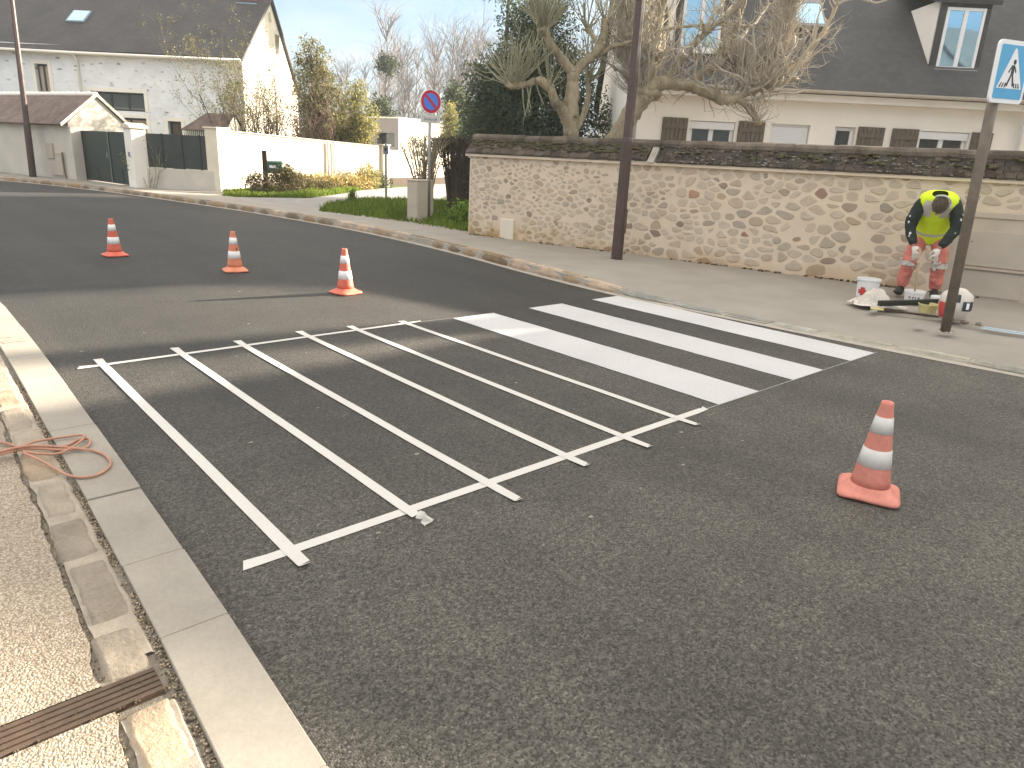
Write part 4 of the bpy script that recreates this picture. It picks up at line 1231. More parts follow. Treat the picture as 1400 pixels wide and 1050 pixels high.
# face x = 0 built in a turned helper frame
Mt = Matrix.Rotation(R(-90), 4, 'Z')
tmp = MB(); wall_holes(tmp, -5, 0, 0, 3.38, hl, .7)
mb.add([(v[1], -v[0], v[2]) for v in tmp.v], tmp.f)
mb.quad((0, 0, 3.38), (9, 0, 3.38), (9, 5, 3.38), (0, 5, 3.38)); mb.quad((9, 0, 0), (9, 5, 0), (9, 5, 3.38), (9, 0, 3.38)); mb.quad((9, 5, 0), (0, 5, 0), (0, 5, 3.38), (9, 5, 3.38))
link('grey_wall', mb, M['grey_clad'], MD)
mb = MB(); mb.quad((0, 0, 0), (9, 0, 0), (9, 0, 3.38), (0, 0, 3.38)); link('cream_wall', mb, M['render_cream'], MD)
mb = MB(); mb.box(-.04, 9.04, -.04, 5.04, 3.383, 3.46); link('parapet_cap', mb, M['render_white'], MD)
mb = MB(); mb.box(.45, .5, .3, 1.74, 1.75, 2.55); link('pane', mb, M['glass_dark'], MD)
mb = MB(); mb.box(.5, .55, 2.3, 2.8, .1, 2.55); link('door', mb, M['gate'], MD)

# ---- slate-roofed house behind the stone wall
p = UW(2.1, 16)
H2 = thing('slate_roofed_house', 'pale rendered house with slate roof, dormers and brown shutters behind stone wall', 'house', p, R(YAW))
ax = lambda a: a - 2.1
wins = [(3.5, 4.45, 1.15, 2.46), (5.21, 6.03, 1.15, 2.48), (6.56, 7.0, 1.15, 2.48), (8.36, 9.40, 1.15, 2.48), (11.4, 12.4, .2, 2.48), (14.0, 15.0, 1.15, 2.48)]
hs = [(ax(a), ax(b), c, d) for a, b, c, d in wins]
mb = MB(); wall_holes(mb, .15, 15.5, 0, 3.22, hs, .18)
mb.poly([(.15, 7.2, 0), (.15, 0, 0), (.15, 0, 3.2), (.15, 3.6, 6.95), (.15, 7.2, 3.2)]); mb.poly([(15.5, 0, 0), (15.5, 7.2, 0), (15.5, 7.2, 3.2), (15.5, 3.6, 6.95), (15.5, 0, 3.2)])
mb.quad((15.5, 7.2, 0), (.15, 7.2, 0), (.15, 7.2, 3.2), (15.5, 7.2, 3.2))
link('wall', mb, M['render_white'], H2)
for i, (a, b, c, d) in enumerate(hs):
    if i == 1:
        mb = MB()
        for k in range(26):
            z0 = c + (d - c) * k / 26
            mb.box(a + .01, b - .01, .07, .085, z0 + .004, z0 + (d - c) / 26)
        link('roller_shutter', mb, M['white_pvc'], H2)
    else:
        w = window(H2, a + .005, b - .005, c + .005, d - .005, .09, M['white_pvc'], M['glass_dark'], 1 if b - a < .6 else 2, 1, .07, sill=-.04)
        if i == 3 or i == 0:
            mb = MB(); mb.box(a + .005, b - .005, .03, .088, d - .16, d - .006); link('roller_box', mb, M['white_pvc'], w, bevel=.01)
def shutter(x0, x1, z0, z1):
    mb = MB()
    k = 6
    for i in range(k):
        a, b = x0 + (x1 - x0) * i / k, x0 + (x1 - x0) * (i + 1) / k
        mb.box(a + .004, b - .004, -.045, -.012, z0, z1)
    for z in (z0 + .18, z1 - .22): mb.box(x0 + .02, x1 - .02, -.062, -.047, z, z + .09)
    link('shutter', mb, M['shutter'], H2)
for a, b in ((2.9, 3.44), (4.51, 5.07), (7.04, 7.60), (7.76, 8.32), (9.44, 9.88)): shutter(ax(a), ax(b), 1.12, 2.50)
mb = MB()
slab_roof(mb, (0, -.32, 3.13), (15.7, -.32, 3.13), (15.7, 3.6, 7.15), (0, 3.6, 7.15), .10)
slab_roof(mb, (0, 3.6, 7.15), (15.7, 3.6, 7.15), (15.7, 7.6, 3.06), (0, 7.6, 3.06), .10)
rf = link('roof', mb, M['roof_slate'], H2)
mb = MB(); mb.extr([(.15, -.26, 2.93), (.15, -.26, 3.06), (.15, -.005, 3.12), (.15, -.005, 2.93)], (15.4, 0, 0)); link('eaves_board', mb, M['render_white'], H2)
mb = MB()
for i in range(16):
    pts = []
gp = []
for j in range(9):
    q = pi + pi * j / 8
    gp.append((0, -.40 + .065 * cos(q), 3.13 + .065 * sin(q)))
for j in range(8, -1, -1):
    q = pi + pi * j / 8
    gp.append((0, -.40 + .055 * cos(q), 3.13 + .055 * sin(q)))
mb.extr(gp, (15.7, 0, 0)); link('gutter', mb, M['zinc'], H2)
mb = MB(); mb.tube([(ax(10.42), -.40, 3.05), (ax(10.42), -.08, 2.75), (ax(10.42), -.07, .1)], .045, 8); link('downpipe', mb, M['white_pvc'], H2, smooth=True)
def dormer(x0, x1, zs, zt, glass):
    """front wall, two cheeks, pent roof, white window"""
    y0 = .32; sl = 4.02 / 3.92
    back = lambda z: (z - 3.13) / sl - .32
    D = MB()
    wx0, wx1, wz0, wz1 = x0 + .15, x1 - .10, zs, zt - .12
    tmp = MB(); wall_holes(tmp, x0, x1, zs - .08, zt, [(wx0, wx1, wz0, wz1)], .12, y0)
    D.add(tmp.v, tmp.f)
    dm = link('dormer', D, M['roof_slate'], H2)
    ck = MB()
    for x, s_ in ((x0, -1), (x1, 1)):
        ck.extr([(x + s_ * .004, y0 + .03, back(y0) if 0 else 3.13 + (y0 + .32 + .03) * sl), (x + s_ * .004, y0 + .03, zt), (x + s_ * .004, back(zt) + .03, zt)], (-s_ * .05, 0, 0))
    link('cheek', ck, M['render_white'], dm)
    r = MB(); slab_roof(r, (x0 - .13, y0 - .12, zt + .02), (x1 + .13, y0 - .12, zt + .02), (x1 + .13, back(zt + .55), zt + .62), (x0 - .13, back(zt + .55), zt + .62), .09)
    link('dormer_roof', r, M['roof_slate'], dm)
    window(dm, wx0 + .004, wx1 - .004, wz0 + .004, wz1 - .004, y0 - .015, M['white_pvc'], glass, 2, 1, .06, sill=y0 - .07)
dormer(ax(8.40), ax(9.46), 3.72, 5.02, M['glass_sky'])
dormer(ax(3.0), ax(4.08), 3.85, 5.02, M['glass_sky'])
mb = MB()
Mr = Matrix.Translation((ax(6.0), 1.22, 4.84)) @ Matrix.Rotation(R(45.7), 4, 'X')
mb.box(-.34, .34, -.52, .52, -.03, .07, Mr); sk = link('roof_window', mb, M['sign_back'], rf, bevel=.01)
mb = MB(); mb.box(-.29, .29, -.46, .20, .071, .078, Mr); link('pane', mb, M['glass_sky'], sk)
mb = MB(); mb.box(-.29, .29, .2, .47, .071, .085, Mr); link('blind', mb, M['sign_back'], sk)

# ---- unseen neighbouring house further along the street: it throws the shade over the near road
NB_E = Vector((.52, -.854, 0)); NB = Vector((15.6, 1.12, 0))
HN = thing('shade_neighbour_house', 'added unseen plain rendered neighbouring house with slate roof further along the stone wall', 'house', NB, atan2(NB_E.y, NB_E.x))
mb = MB()
hs = [(1.5, 2.6, 1.0, 2.3), (5.0, 6.1, 1.0, 2.3), (8.5, 9.6, 1.0, 2.3)]
wall_holes(mb, 0, 14, 0, 2.9, hs, .2, -3.2)
mb.poly([(0, 3.2, 0), (0, -3.2, 0), (0, -3.2, 2.9), (0, 0, 5.29), (0, 3.2, 2.9)]); mb.poly([(14, -3.2, 0), (14, 3.2, 0), (14, 3.2, 2.9), (14, 0, 5.29), (14, -3.2, 2.9)])
mb.quad((14, 3.2, 0), (0, 3.2, 0), (0, 3.2, 2.9), (14, 3.2, 2.9))
link('wall', mb, M['render_white'], HN)
for a, b, c, d in hs: window(HN, a, b, c, d, -3.1, M['white_pvc'], M['glass_dark'], 2)
mb = MB(); slab_roof(mb, (-.15, -3.5, 2.75), (14.15, -3.5, 2.75), (14.15, 0, 5.47), (-.15, 0, 5.47), .1); slab_roof(mb, (-.15, 0, 5.47), (14.15, 0, 5.47), (14.15, 3.5, 2.75), (-.15, 3.5, 2.75), .1)
link('roof', mb, M['roof_slate'], HN)

# ---- brown wooden shed seen past the end of the stone wall
p = UW(-1.95, 21.2)
WS = thing('wooden_shed', 'dark brown wooden shed with pale roof edge past the stone wall end', 'shed', p, R(YAW))
mb = MB()
for i in range(16): mb.box(i * .12, i * .12 + .112, 0, .04, 0, 1.46)
mb.box(0, 1.9, .05, 1.6, 0, 1.46); link('wall', mb, M['wood_dark'], WS)
mb = MB(); mb.box(-.08, 2.0, -.12, 1.7, 1.462, 1.54); link('roof', mb, M['render_white'], WS, bevel=.01)
window(WS, .12, .38, 1.14, 1.42, -.02, M['gate'], M['glass_sky'], 1, 1, .02)

# ================================================================== STREET FURNITURE
def lamp_post(loc, r0, r1, hh, label, arm, rotz=0, tilt=(0, 0), split=1.78):
    t = thing('street_lamp', label, 'street lamp', loc, rotz)
    t.rotation_euler = (tilt[0], tilt[1], rotz)
    mb = MB()
    mb.lathe([(r0, 0), (r0 * .93, split - .03), (r0 * .80, split + .03)], 8); link('base_column', mb, M['steel_brown'], t, bevel=.006)
    mb = MB(); mb.lathe([(r0 * .78, split + .03), (r1, hh)], 8); link('pole', mb, M['steel_brown'], t)
    mb = MB(); mb.lathe([(r0 * 1.12, 0), (r0 * 1.12, .012)], 8); link('foot_plate', mb, M['steel_brown'], t)
    mb = MB(); mb.box(-.04, .04, -r0 * .95 - .006, -r0 * .80, .42, .78); link('hatch', mb, M['steel_brown'], t, bevel=.004)
    mb = MB(); mb.tube([(0, 0, hh - .05), (-.25, 0, hh + .25), (-arm * .5, 0, hh + .42), (-arm, 0, hh + .45)], [r1, r1 * .9, r1 * .8, r1 * .7], 8); link('arm', mb, M['steel_brown'], t, smooth=True)
    mb = MB(); mb.rings([[(-arm + .1 - s * .62, y, hh + .45 + z) for y, z in [(-.11 * k, 0), (.11 * k, 0), (.09 * k, .08), (-.09 * k, .08)]] for s, k in ((0, .5), (.2, 1), (.8, 1), (1, .6))])
    h = link('lamp_head', mb, M['steel_brown'], t, bevel=.02)
    mb = MB(); mb.box(-arm - .42, -arm - .02, -.08, .08, hh + .435, hh + .449); link('lens', mb, M['lamp_glass'], h)
    return t
lamp_post((8.63, 7.24, .095), .094, .062, 7.2, 'tall brown octagonal street lamp standing in front of the stone wall', 1.1, R(15))
lamp_post((4.38, 29.85, .095), .115, .062, 7.6, 'leaning brown street lamp in front of the rendered garage shed', 1.2, R(20), tilt=(R(-.6), R(2.2)))
# pale concrete utility pole behind the wall
mb = MB(); mb.lathe([(.10, 0), (.085, 3), (.065, 9)], 8)
o = link('utility_pole', mb, M['concrete_pole'], bevel=.01); q = UW(1.97, 13.9); o.location = (q.x, q.y, .09)
tag(o, 'pale concrete utility pole behind the wall, just left of the slate roofed house', 'pole')

def disc(mb, r, y0, y1, cx=0, cz=0, n=40, r_in=None):
    o = [(cx + r * cos(2 * pi * i / n), y1, cz + r * sin(2 * pi * i / n)) for i in range(n)]
    mb.extr(o, (0, y0 - y1, 0))
def rrect(w, h, r, n=6):
    p = []
    for cx, cz, a0 in ((w / 2 - r, h / 2 - r, 0), (-w / 2 + r, h / 2 - r, 90), (-w / 2 + r, -h / 2 + r, 180), (w / 2 - r, -h / 2 + r, 270)):
        for i in range(n + 1):
            q = R(a0 + 90 * i / n); p.append((cx + r * cos(q), cz + r * sin(q)))
    return p
def plate(mb, pts, y0, y1, ox=0, oz=0): mb.extr([(x + ox, y1, z + oz) for x, z in pts], (0, y0 - y1, 0))
# --- pedestrian crossing sign
CS = thing('crossing_sign', 'blue pedestrian crossing sign on a dirty grey post beside the paint buckets', 'road sign', (7.91, 2.29, .088), R(-14))
mb = MB(); mb.tube([(0, 0, 0), (0, 0, 2.66)], .047, 16); link('post', mb, M['post_dirty'], CS, smooth=True)
mb = MB()
for i in range(40):
    a = rnd.uniform(0, 6.28); r = rnd.uniform(.03, .12)
    mb.blob((r * cos(a), r * sin(a), .004), rnd.uniform(.006, .02), i, .5, 6, 4, (1, 1, .5))
link('footing', mb, M['mortar_pale'], CS)
CS.rotation_euler = (Matrix.Rotation(R(1.8), 3, Vector((-.67, -.74, 0))) @ Matrix.Rotation(R(-15), 3, 'Z')).to_euler()
ox, oz = .08, 2.40
pn = MB(); plate(pn, rrect(.50, .52, .05), -.062, -.040, ox, oz); panel = link('sign_panel', pn, M['sign_white'], CS, bevel=.003)
bk = MB(); plate(bk, rrect(.49, .51, .05), -.040, -.034, ox, oz); link('sign_back', bk, M['sign_back'], panel)
mb = MB(); plate(mb, rrect(.425, .445, .02), -.0645, -.0622, ox, oz); link('blue_field', mb, M['sign_blue'], panel)
mb = MB(); plate(mb, [(-.185, -.135), (.185, -.135), (.012, .195), (-.012, .195)], -.0668, -.0647, ox, oz); link('white_triangle', mb, M['sign_white'], panel)
mb = MB()
Y_ = (-.069, -.067)
def pol(pts): plate(mb, pts, *Y_, ox, oz)
pol([(.014 + .02 * cos(i * pi / 6), .085 + .022 * sin(i * pi / 6)) for i in range(12)])
pol([(-.018, .06), (.026, .058), (.024, -.02), (-.016, -.02)])
pol([(-.016, -.021), (.006, -.021), (-.040, -.118), (-.062, -.112)]); pol([(.006, -.021), (.024, -.021), (.058, -.108), (.036, -.118)])
pol([(-.0185, .055), (-.060, .0), (-.048, -.006), (-.0185, .034)]); pol([(.0265, .054), (.062, .006), (.052, -.004), (.0265, .034)])
link('walking_figure', mb, M['dark_ink'], panel)
mb = MB()
for x in (-.150, -.112, -.074, .070, .106, .142): mb.extr([(x + ox - .009, -.067, oz - .128), (x + ox + .009, -.067, oz - .128), (x * .86 + ox + .006, -.067, oz - .088), (x * .86 + ox - .006, -.067, oz - .088)], (0, -.002, 0))
link('stripe_marks', mb, M['dark_ink'], panel)
for z in (2.22, 2.54):
    mb = MB(); mb.box(-.06, .06, -.036, .0, z, z + .04); link('bracket', mb, M['sign_back'], CS)
# --- no parking sign
NP = thing('no_parking_sign', 'round blue and red no parking sign with small white plate on grey post', 'road sign', (9.51, 13.61, .10), R(-42 + 32))
mb = MB(); mb.tube([(0, 0, 0), (0, 0, 2.74)], .034, 12); link('post', mb, M['galv'], NP, smooth=True)
mb = MB(); disc(mb, .25, -.056, -.036, 0, 2.50); dk = link('sign_disc', mb, M['sign_white'], NP, bevel=.003)
mb = MB(); disc(mb, .234, -.0582, -.0562, 0, 2.50); link('red_ring', mb, M['sign_red'], dk)
mb = MB(); disc(mb, .172, -.0604, -.0584, 0, 2.50); link('blue_field', mb, M['sign_blue2'], dk)
mb = MB(); a = R(-45); plate(mb, [(x * cos(a) - z * sin(a), x * sin(a) + z * cos(a)) for x, z in [(-.168, -.026), (.168, -.026), (.168, .026), (-.168, .026)]], -.0626, -.0606, 0, 2.50); link('red_bar', mb, M['sign_red'], dk)
mb = MB(); plate(mb, rrect(.46, .17, .02), -.054, -.036, 0, 2.145); pk = link('plate', mb, M['sign_grey'], NP, bevel=.003)
mb = MB()
x = -.155
for i, (w_, h_) in enumerate([(.012, .07), (.03, .04), (.012, .045), (.03, .04), (.026, .04), (.012, .045), (.03, .04), (.034, .055)]):
    z = 2.145 - .035 + (.01 if i % 2 else 0)
    mb.box(x, x + w_, -.056, -.0545, z, z + h_); x += w_ + .016
link('plate_lettering', mb, M['sign_back'], pk)
for z in (2.44, 2.12):
    mb = MB(); mb.box(-.045, .045, -.034, .0, z, z + .04); link('bracket', mb, M['galv'], NP)
# --- beige utility cabinets at the lane corner
for (lx_, ly_, w_, d_, h_, lab) in [(9.02, 13.34, .34, .30, .86, 'beige utility cabinet in front of the no parking sign post'), (9.62, 13.85, .24, .2, .84, 'narrow beige utility cabinet partly behind the no parking sign post')]:
    uc = thing('utility_cabinet', lab, 'cabinet', (lx_, ly_, .09), R(-82))
    mb = MB(); mb.box(-w_ / 2, w_ / 2, -d_ / 2, d_ / 2, 0, h_); b_ = link('housing', mb, M['cabinet'], uc, bevel=.01)
    mb = MB(); mb.box(-w_ / 2 + .025, w_ / 2 - .025, -d_ / 2 - .008, -d_ / 2 - .001, .30, h_ - .05); link('door', mb, M['cabinet'], uc, bevel=.003)
    mb = MB(); mb.box(-w_ / 2 - .008, w_ / 2 + .008, -d_ / 2 - .014, d_ / 2 + .008, h_ + .001, h_ + .028); link('lid', mb, M['cabinet'], uc, bevel=.008)
# --- thin wooden marker post with a small plate
MP = thing('marker_post', 'thin wooden post with small dark plate standing on the grass verge', 'post', (12.18, 19.75, .09), R(-30))
mb = MB(); mb.box(-.035, .035, -.03, .03, 0, 1.66); link('post', mb, M['bark_olive'], MP, bevel=.006)
mb = MB(); mb.box(-.08, .08, -.045, -.031, 1.34, 1.60); link('plate', mb, M['sign_back'], MP, bevel=.004)
mb = MB(); mb.box(-.04, .03, -.048, -.0455, 1.44, 1.53); link('plate_mark', mb, M['dark_ink'], MP)
# --- green letter box on a post
GB = thing('letter_box', 'small green letter box on a dark wooden post in the brambles', 'letter box', (9.35, 22.15, .09), R(-32))
mb = MB(); mb.box(-.07, .07, -.05, .05, 0, 1.28); link('post', mb, M['wood_dark'], GB, bevel=.008)
mb = MB(); mb.box(.09, .52, -.15, .14, .62, .92); mb.extr([(.08, -.16, .921), (.08, .15, .921), (.08, .15, .96), (.08, -.02, 1.0), (.08, -.16, .955)], (.45, 0, 0)); bx = link('box', mb, M['green_box'], GB, bevel=.01)
mb = MB(); mb.box(.15, .34, -.156, -.151, .78, .86); link('label', mb, M['sign_white'], bx)

# ================================================================== TRAFFIC CONES
def make_cone(label, loc, rotz, tint, wtint, group='traffic cones on the road', worn=0):
    c = thing('traffic_cone', label, 'traffic cone', loc, rotz, group)
    rg = random.Random(int(loc[0] * 100))
    H_ = .50
    prof = lambda z: .098 + (.028 - .098) * ((z - .035) / (H_ - .035))
    # square foot with rounded, slightly turned-up corners
    mb = MB(); mb.cur = tint
    n = 48; rings = []
    def sq(r, e, q):
        cq, sq_ = cos(q), sin(q)
        k = (abs(cq) ** e + abs(sq_) ** e) ** (-1 / e)
        return (r * k * cq, r * k * sq_)
    for r, e, z in ((.140, 7, .0), (.146, 7, .006), (.146, 7, .016), (.132, 6, .026), (.118, 4, .036), (.106, 2.4, .05), (.097, 2, .062)):
        ring = []
        for i in range(n):
            q = 2 * pi * i / n + pi / 4
            x, y = sq(r, e, q)
            wob = worn * (.008 * sin(2 * q + 1) + .006 * sin(3 * q)) * (1 if r > .12 else .2)
            ring.append((x, y, z + max(0, wob) + (.004 * abs(sin(2 * q)) if r > .13 else 0)))
        rings.append(ring)
    mb.rings(rings); link('foot', mb, M['cone_red'], c, smooth=True)
    mb = MB(); mb.cur = tint
    pr = [(prof(z), z) for z in (.055, .10, .2, .3, .4, .47)] + [(.030, .485), (.029, .497), (.025, .50), (.018, .497), (.016, .44)]
    mb.lathe(pr, 32); link('body', mb, M['cone_red'], c, smooth=True)
    for z0, z1 in ((.165, .258), (.340, .425)):
        mb = MB(); mb.cur = wtint
        mb.lathe([(prof(z0) - .001, z0), (prof(z0) + .0018, z0 + .001), (prof(z1) + .0018, z1 - .001), (prof(z1) - .001, z1)], 32, caps=False)
        link('white_band', mb, M['cone_white'], c, smooth=True)
    return c
make_cone('worn faded cone with scuffed white bands, alone on the near open road', (3.60, 1.215, .001), R(22), (.92, 1.75, 2.1), (.80, .78, .76), worn=1)
make_cone('bright red and white cone nearest to the tape grid', (3.87, 7.15, .001), R(10), (1.0, 1.2, 1.2), (1, 1, 1))
cn2 = make_cone('red and white cone with a small dark scuff, middle of three on the far road', (3.36, 9.07, .001), R(-12), (1.02, 1.8, 1.6), (1, 1, 1))
mb = MB(); mb.extr([(.012, -.0785, .285), (.034, -.0735, .270), (.030, -.072, .312)], (0, -.006, 0)); link('scuff', mb, M['dark_ink'], cn2)
make_cone('bright red cone farthest along the road, in front of the dark gate', (2.42, 10.93, .001), R(5), (1.0, 1.1, 1.1), (1, 1, 1))
make_cone('cone at the edge of the pale kerb side, beyond the striped tree shadows', (1.155, 12.60, .001), R(5), (1.1, 2.2, 2.0), (1, 1, 1))

# ================================================================== GRATE AND CABLE
DG = thing('drain_grate', 'narrow rusty brown slotted drain channel crossing the sandy pavement', 'drain grate', (-.2, 1.96, .0))
mb = MB(); mb.box(-.70, .612, -.062, .062, -.04, .020); link('channel', mb, M['rust'], DG)
mb = MB()
for i in range(5):
    y0 = -.060 + i * .0245
    mb.box(-.70, .612, y0, y0 + .0165, .021, .036)
for i in range(13): mb.box(-.68 + i * .1, -.672 + i * .1, -.06, .06, .0205, .030)
link('slats', mb, M['rust'], DG, bevel=.002, seg=1)
mb = MB()
for i in range(60):
    mb.blob((rnd.uniform(-.5, .6), -.064 + rnd.gauss(0, .004) if i % 2 else rnd.uniform(-.05, .05), .034), rnd.uniform(.002, .005), i, .5, 5, 3)
link('dirt', mb, M['bark_dark'], DG)['kind'] = 'stuff'
def spline(pts, k=8):
    out = []
    P = [Vector(p) for p in pts]
    for i in range(len(P) - 1):
        p0, p1, p2, p3 = P[max(0, i - 1)], P[i], P[i + 1], P[min(len(P) - 1, i + 2)]
        for j in range(k):
            t = j / k
            out.append(.5 * ((2 * p1) + (p2 - p0) * t + (2 * p0 - 5 * p1 + 4 * p2 - p3) * t * t + (3 * p1 - p0 - 3 * p2 + p3) * t ** 3))
    out.append(P[-1]); return out
mb = MB()
z = .045
path = [(-.15, 4.10, z), (.10, 4.24, z), (.28, 4.22, z), (.36, 4.10, z), (.44, 3.99, z + .012), (.54, 3.98, z), (.615, 4.03, z), (.655, 3.98, z + .01), (.62, 3.90, z), (.52, 3.90, z + .012),
        (.40, 3.98, z + .02), (.26, 4.02, z + .012), (.05, 4.08, z), (-.2, 4.02, z)]
mb.tube(spline(path), .0065, 8)
path2 = [(-.2, 3.92, z + .002), (.12, 3.98, z + .014), (.32, 3.99, z + .022), (.42, 4.06, z + .022), (.56, 4.10, z + .004), (.64, 4.04, z + .016), (.60, 3.95, z + .014), (.50, 3.86, z + .014), (.42, 3.88, z + .024), (.36, 3.93, z + .03),
         (.42, 3.80, z + .01), (.475, 3.62, z), (.53, 3.535, z), (.60, 3.53, z), (.665, 3.61, z), (.675, 3.73, z), (.645, 3.83, z), (.61, 3.86, z + .006), (.50, 3.93, z + .024), (.36, 3.99, z + .036), (.15, 3.97, z + .026), (-.2, 3.97, z + .012)]
mb.tube(spline(path2), .0065, 8)
o = link('power_cable', mb, M['cable'], smooth=True)
tag(o, 'loosely looped orange cable lying over the kerb slabs', 'cable')

# ================================================================== WORK MATERIALS BY THE WALL
def bucket(label, loc, r0, r1, h, stick=False, name='bucket'):
    t = thing(name, label, 'bucket', loc, 0)
    mb = MB(); mb.lathe([(r0, 0), (r1, h - .03), (r1 + .006, h - .03), (r1 + .006, h), (r1 - .004, h), (r0 - .004, .02)], 28); link('shell', mb, M['plastic_white'], t, smooth=False, bevel=.002)
    return t
face = atan2(-3.5, -9)          # labels look back to the street
b1 = bucket('white plastic bucket with a red label standing by the wall', (9.03, 3.56, .097), .112, .130, .25)
mb = MB()
for k in range(10):
    a0, a1 = face + R(-52) + R(5.0) * k, face + R(-52) + R(5.0) * (k + 1)
    ra, rb = .132, .136
    lo, hi = (.05, .15) if 2 < k < 8 else (.07, .12)
    rr = lambda z: .112 + .018 * z / .22 + .002
    mb.quad((rr(lo) * cos(a0), rr(lo) * sin(a0), lo), (rr(lo) * cos(a1), rr(lo) * sin(a1), lo), (rr(hi) * cos(a1), rr(hi) * sin(a1), hi), (rr(hi) * cos(a0), rr(hi) * sin(a0), hi))
link('red_label', mb, M['red_label'], b1)
mb = MB(); mb.lathe([(.1142, .002), (.1158, .022)], 28, caps=False); link('yellow_rim', mb, M['yellow_tub'], b1)
mb = MB(); mb.tube([(.135 * cos(a), .135 * sin(a), .23 - .05 * sin((a - face) * .5) ** 2) for a in [face + R(-90 + 18 * k) for k in range(11)]], .003, 6); link('handle', mb, M['sign_back'], b1)
b2 = bucket('small white mixing bucket between the worker and the black batten', (9.36, 3.13, .097), .098, .112, .145)
mb = MB()
for k in range(9):
    if k in (2, 6): continue
    a0, a1 = face + R(-36 + 8 * k), face + R(-36 + 8 * k + 6)
    rr = .1065
    mb.quad((rr * cos(a0), rr * sin(a0), .055), (rr * cos(a1), rr * sin(a1), .055), (rr * 1.01 * cos(a1), rr * 1.01 * sin(a1), .078), (rr * 1.01 * cos(a0), rr * 1.01 * sin(a0), .078 + .006 * (k % 2)))
link('label_print', mb, M['ink'], b2)
mb = MB(); mb.lathe([(.103, .10), (.0, .10)], 20, caps=False); link('paint', mb, M['sheet'], b2)
mb = MB(); mb.blob((.112 * cos(face), .112 * sin(face), .03), .02, 3, .3, 8, 6, (.5, .8, 1.9)); link('drip', mb, M['plastic_white'], b2, smooth=True)
b3 = bucket('low white tub right of the mixing bucket', (9.50, 2.86, .097), .118, .125, .10, name='tub')
b4 = thing('tub', 'pale yellow tub below the black batten next to the sack', 'tub', (8.82, 2.78, .096), 0)
mb = MB(); mb.lathe([(.085, 0), (.10, .085), (.107, .085), (.107, .10), (.098, .10), (.082, .01)], 24); link('shell', mb, M['yellow_tub'], b4, bevel=.002)
# crumpled plastic sheet
mb = MB()
nx = 30
def shz(u_, v_):
    rr = sqrt(u_ * u_ + v_ * v_)
    pk = .15 * max(0, 1 - ((u_ - .1) ** 2 * 1.6 + (v_ - .05) ** 2 * 2.2)) ** 1.1
    r_ = .11 * abs(noise.noise(Vector((u_ * 3.5, v_ * 3.5, 5)))) + .03 * abs(noise.noise(Vector((u_ * 9, v_ * 9, 8))))
    return max(.004, (pk + r_) * max(0, 1 - rr ** 4) + .004)
o_ = 0
for j in range(nx + 1):
    for i in range(nx + 1):
        u_, v_ = i / nx * 2 - 1, j / nx * 2 - 1
        k = 1 / max(1e-6, max(abs(u_), abs(v_))) * max(abs(u_), abs(v_))
        rr = sqrt(u_ * u_ + v_ * v_); mxv = max(abs(u_), abs(v_), 1e-6)
        s_ = mxv / max(rr, 1e-6) * (1 + .25 * noise.noise(Vector((u_ / max(rr, .01) * 1.5, v_ / max(rr, .01) * 1.5, 3))))
        mb.v.append((u_ * s_ * .21, v_ * s_ * .30, shz(u_ * s_, v_ * s_)))
for j in range(nx):
    for i in range(nx):
        mb.f.append([j * (nx + 1) + i, j * (nx + 1) + i + 1, (j + 1) * (nx + 1) + i + 1, (j + 1) * (nx + 1) + i]); mb.c.append(None)
o = link('plastic_sheet', mb, M['sheet']); o.location = (8.68, 3.30, .098); o.rotation_euler = (0, 0, R(20))
tag(o, 'crumpled pale sheet of plastic heaped in front of the red labelled bucket', 'plastic sheet')
def bar(name, a, b, w, h, mt, label, cat, lift=0):
    a, b = Vector(a), Vector(b); d = b - a; L = d.length
    mb = MB(); mb.box(0, L, -w / 2, w / 2, 0, h)
    o = link(name, mb, mt, bevel=.004); o.location = a
    o.rotation_euler = (0, -math.asin(d.z / L), atan2(d.y, d.x))
    return tag(o, label, cat)
bar('batten', (8.44, 3.17, .135), (9.08, 2.72, .175), .055, .06, M['black_tool'], 'long black batten lying in front of the white mixing bucket', 'batten')
bar('wooden_lath', (8.40, 3.15, .098), (8.62, 2.55, .098), .04, .016, M['wood_dark'], 'thin brown wooden lath on the ground under the black batten', 'lath')
bar('offcut', (8.36, 3.22, .098), (8.42, 3.10, .098), .07, .02, M['yellow_tub'], 'short yellowish wood offcut at the end of the black batten', 'offcut')
# printed sack standing at the sign post
SK = thing('sack', 'plump white sack with red and dark print behind the crossing sign post', 'sack', (8.66, 2.47, .097), R(-72))
def sack_pt(a, t):
    w_ = (.125 + .035 * sin(pi * t)) * (1 if t < .82 else 1 - .45 * (t - .82) / .18)
    d_ = (.085 + .075 * sin(pi * min(1, t * 1.02)))
    e = 2.7
    ca, sa = cos(a), sin(a)
    k = (abs(ca) ** e + abs(sa) ** e) ** (-1 / e)
    wob = 1 + .05 * noise.noise(Vector((ca * 2, sa * 2, t * 3)))
    return (w_ * k * ca * wob, d_ * k * sa * wob, t * .335)
mb = MB(); mb.rings([[sack_pt(2 * pi * i / 32, t / 14) for i in range(32)] for t in range(15)]); link('bag', mb, M['sheet'], SK, smooth=True)
def sack_patch(name, a0, a1, t0, t1, mt):
    mb = MB(); n = 8
    def P(i, j):
        q = Vector(sack_pt(R(a0 + (a1 - a0) * i / n), t0 + (t1 - t0) * j / n)); q.x *= 1.012; q.y = q.y * 1.02 - .002; return q
    for i in range(n):
        for j in range(n): mb.quad(P(i, j), P(i + 1, j), P(i + 1, j + 1), P(i, j + 1))
    link(name, mb, mt, SK, smooth=True)
sack_patch('red_print', 195, 262, .06, .58, M['red_label'])
sack_patch('dark_print', 292, 350, .36, .66, M['dark_ink'])
sack_patch('dark_band', 248, 282, .62, .86, M['dark_ink'])
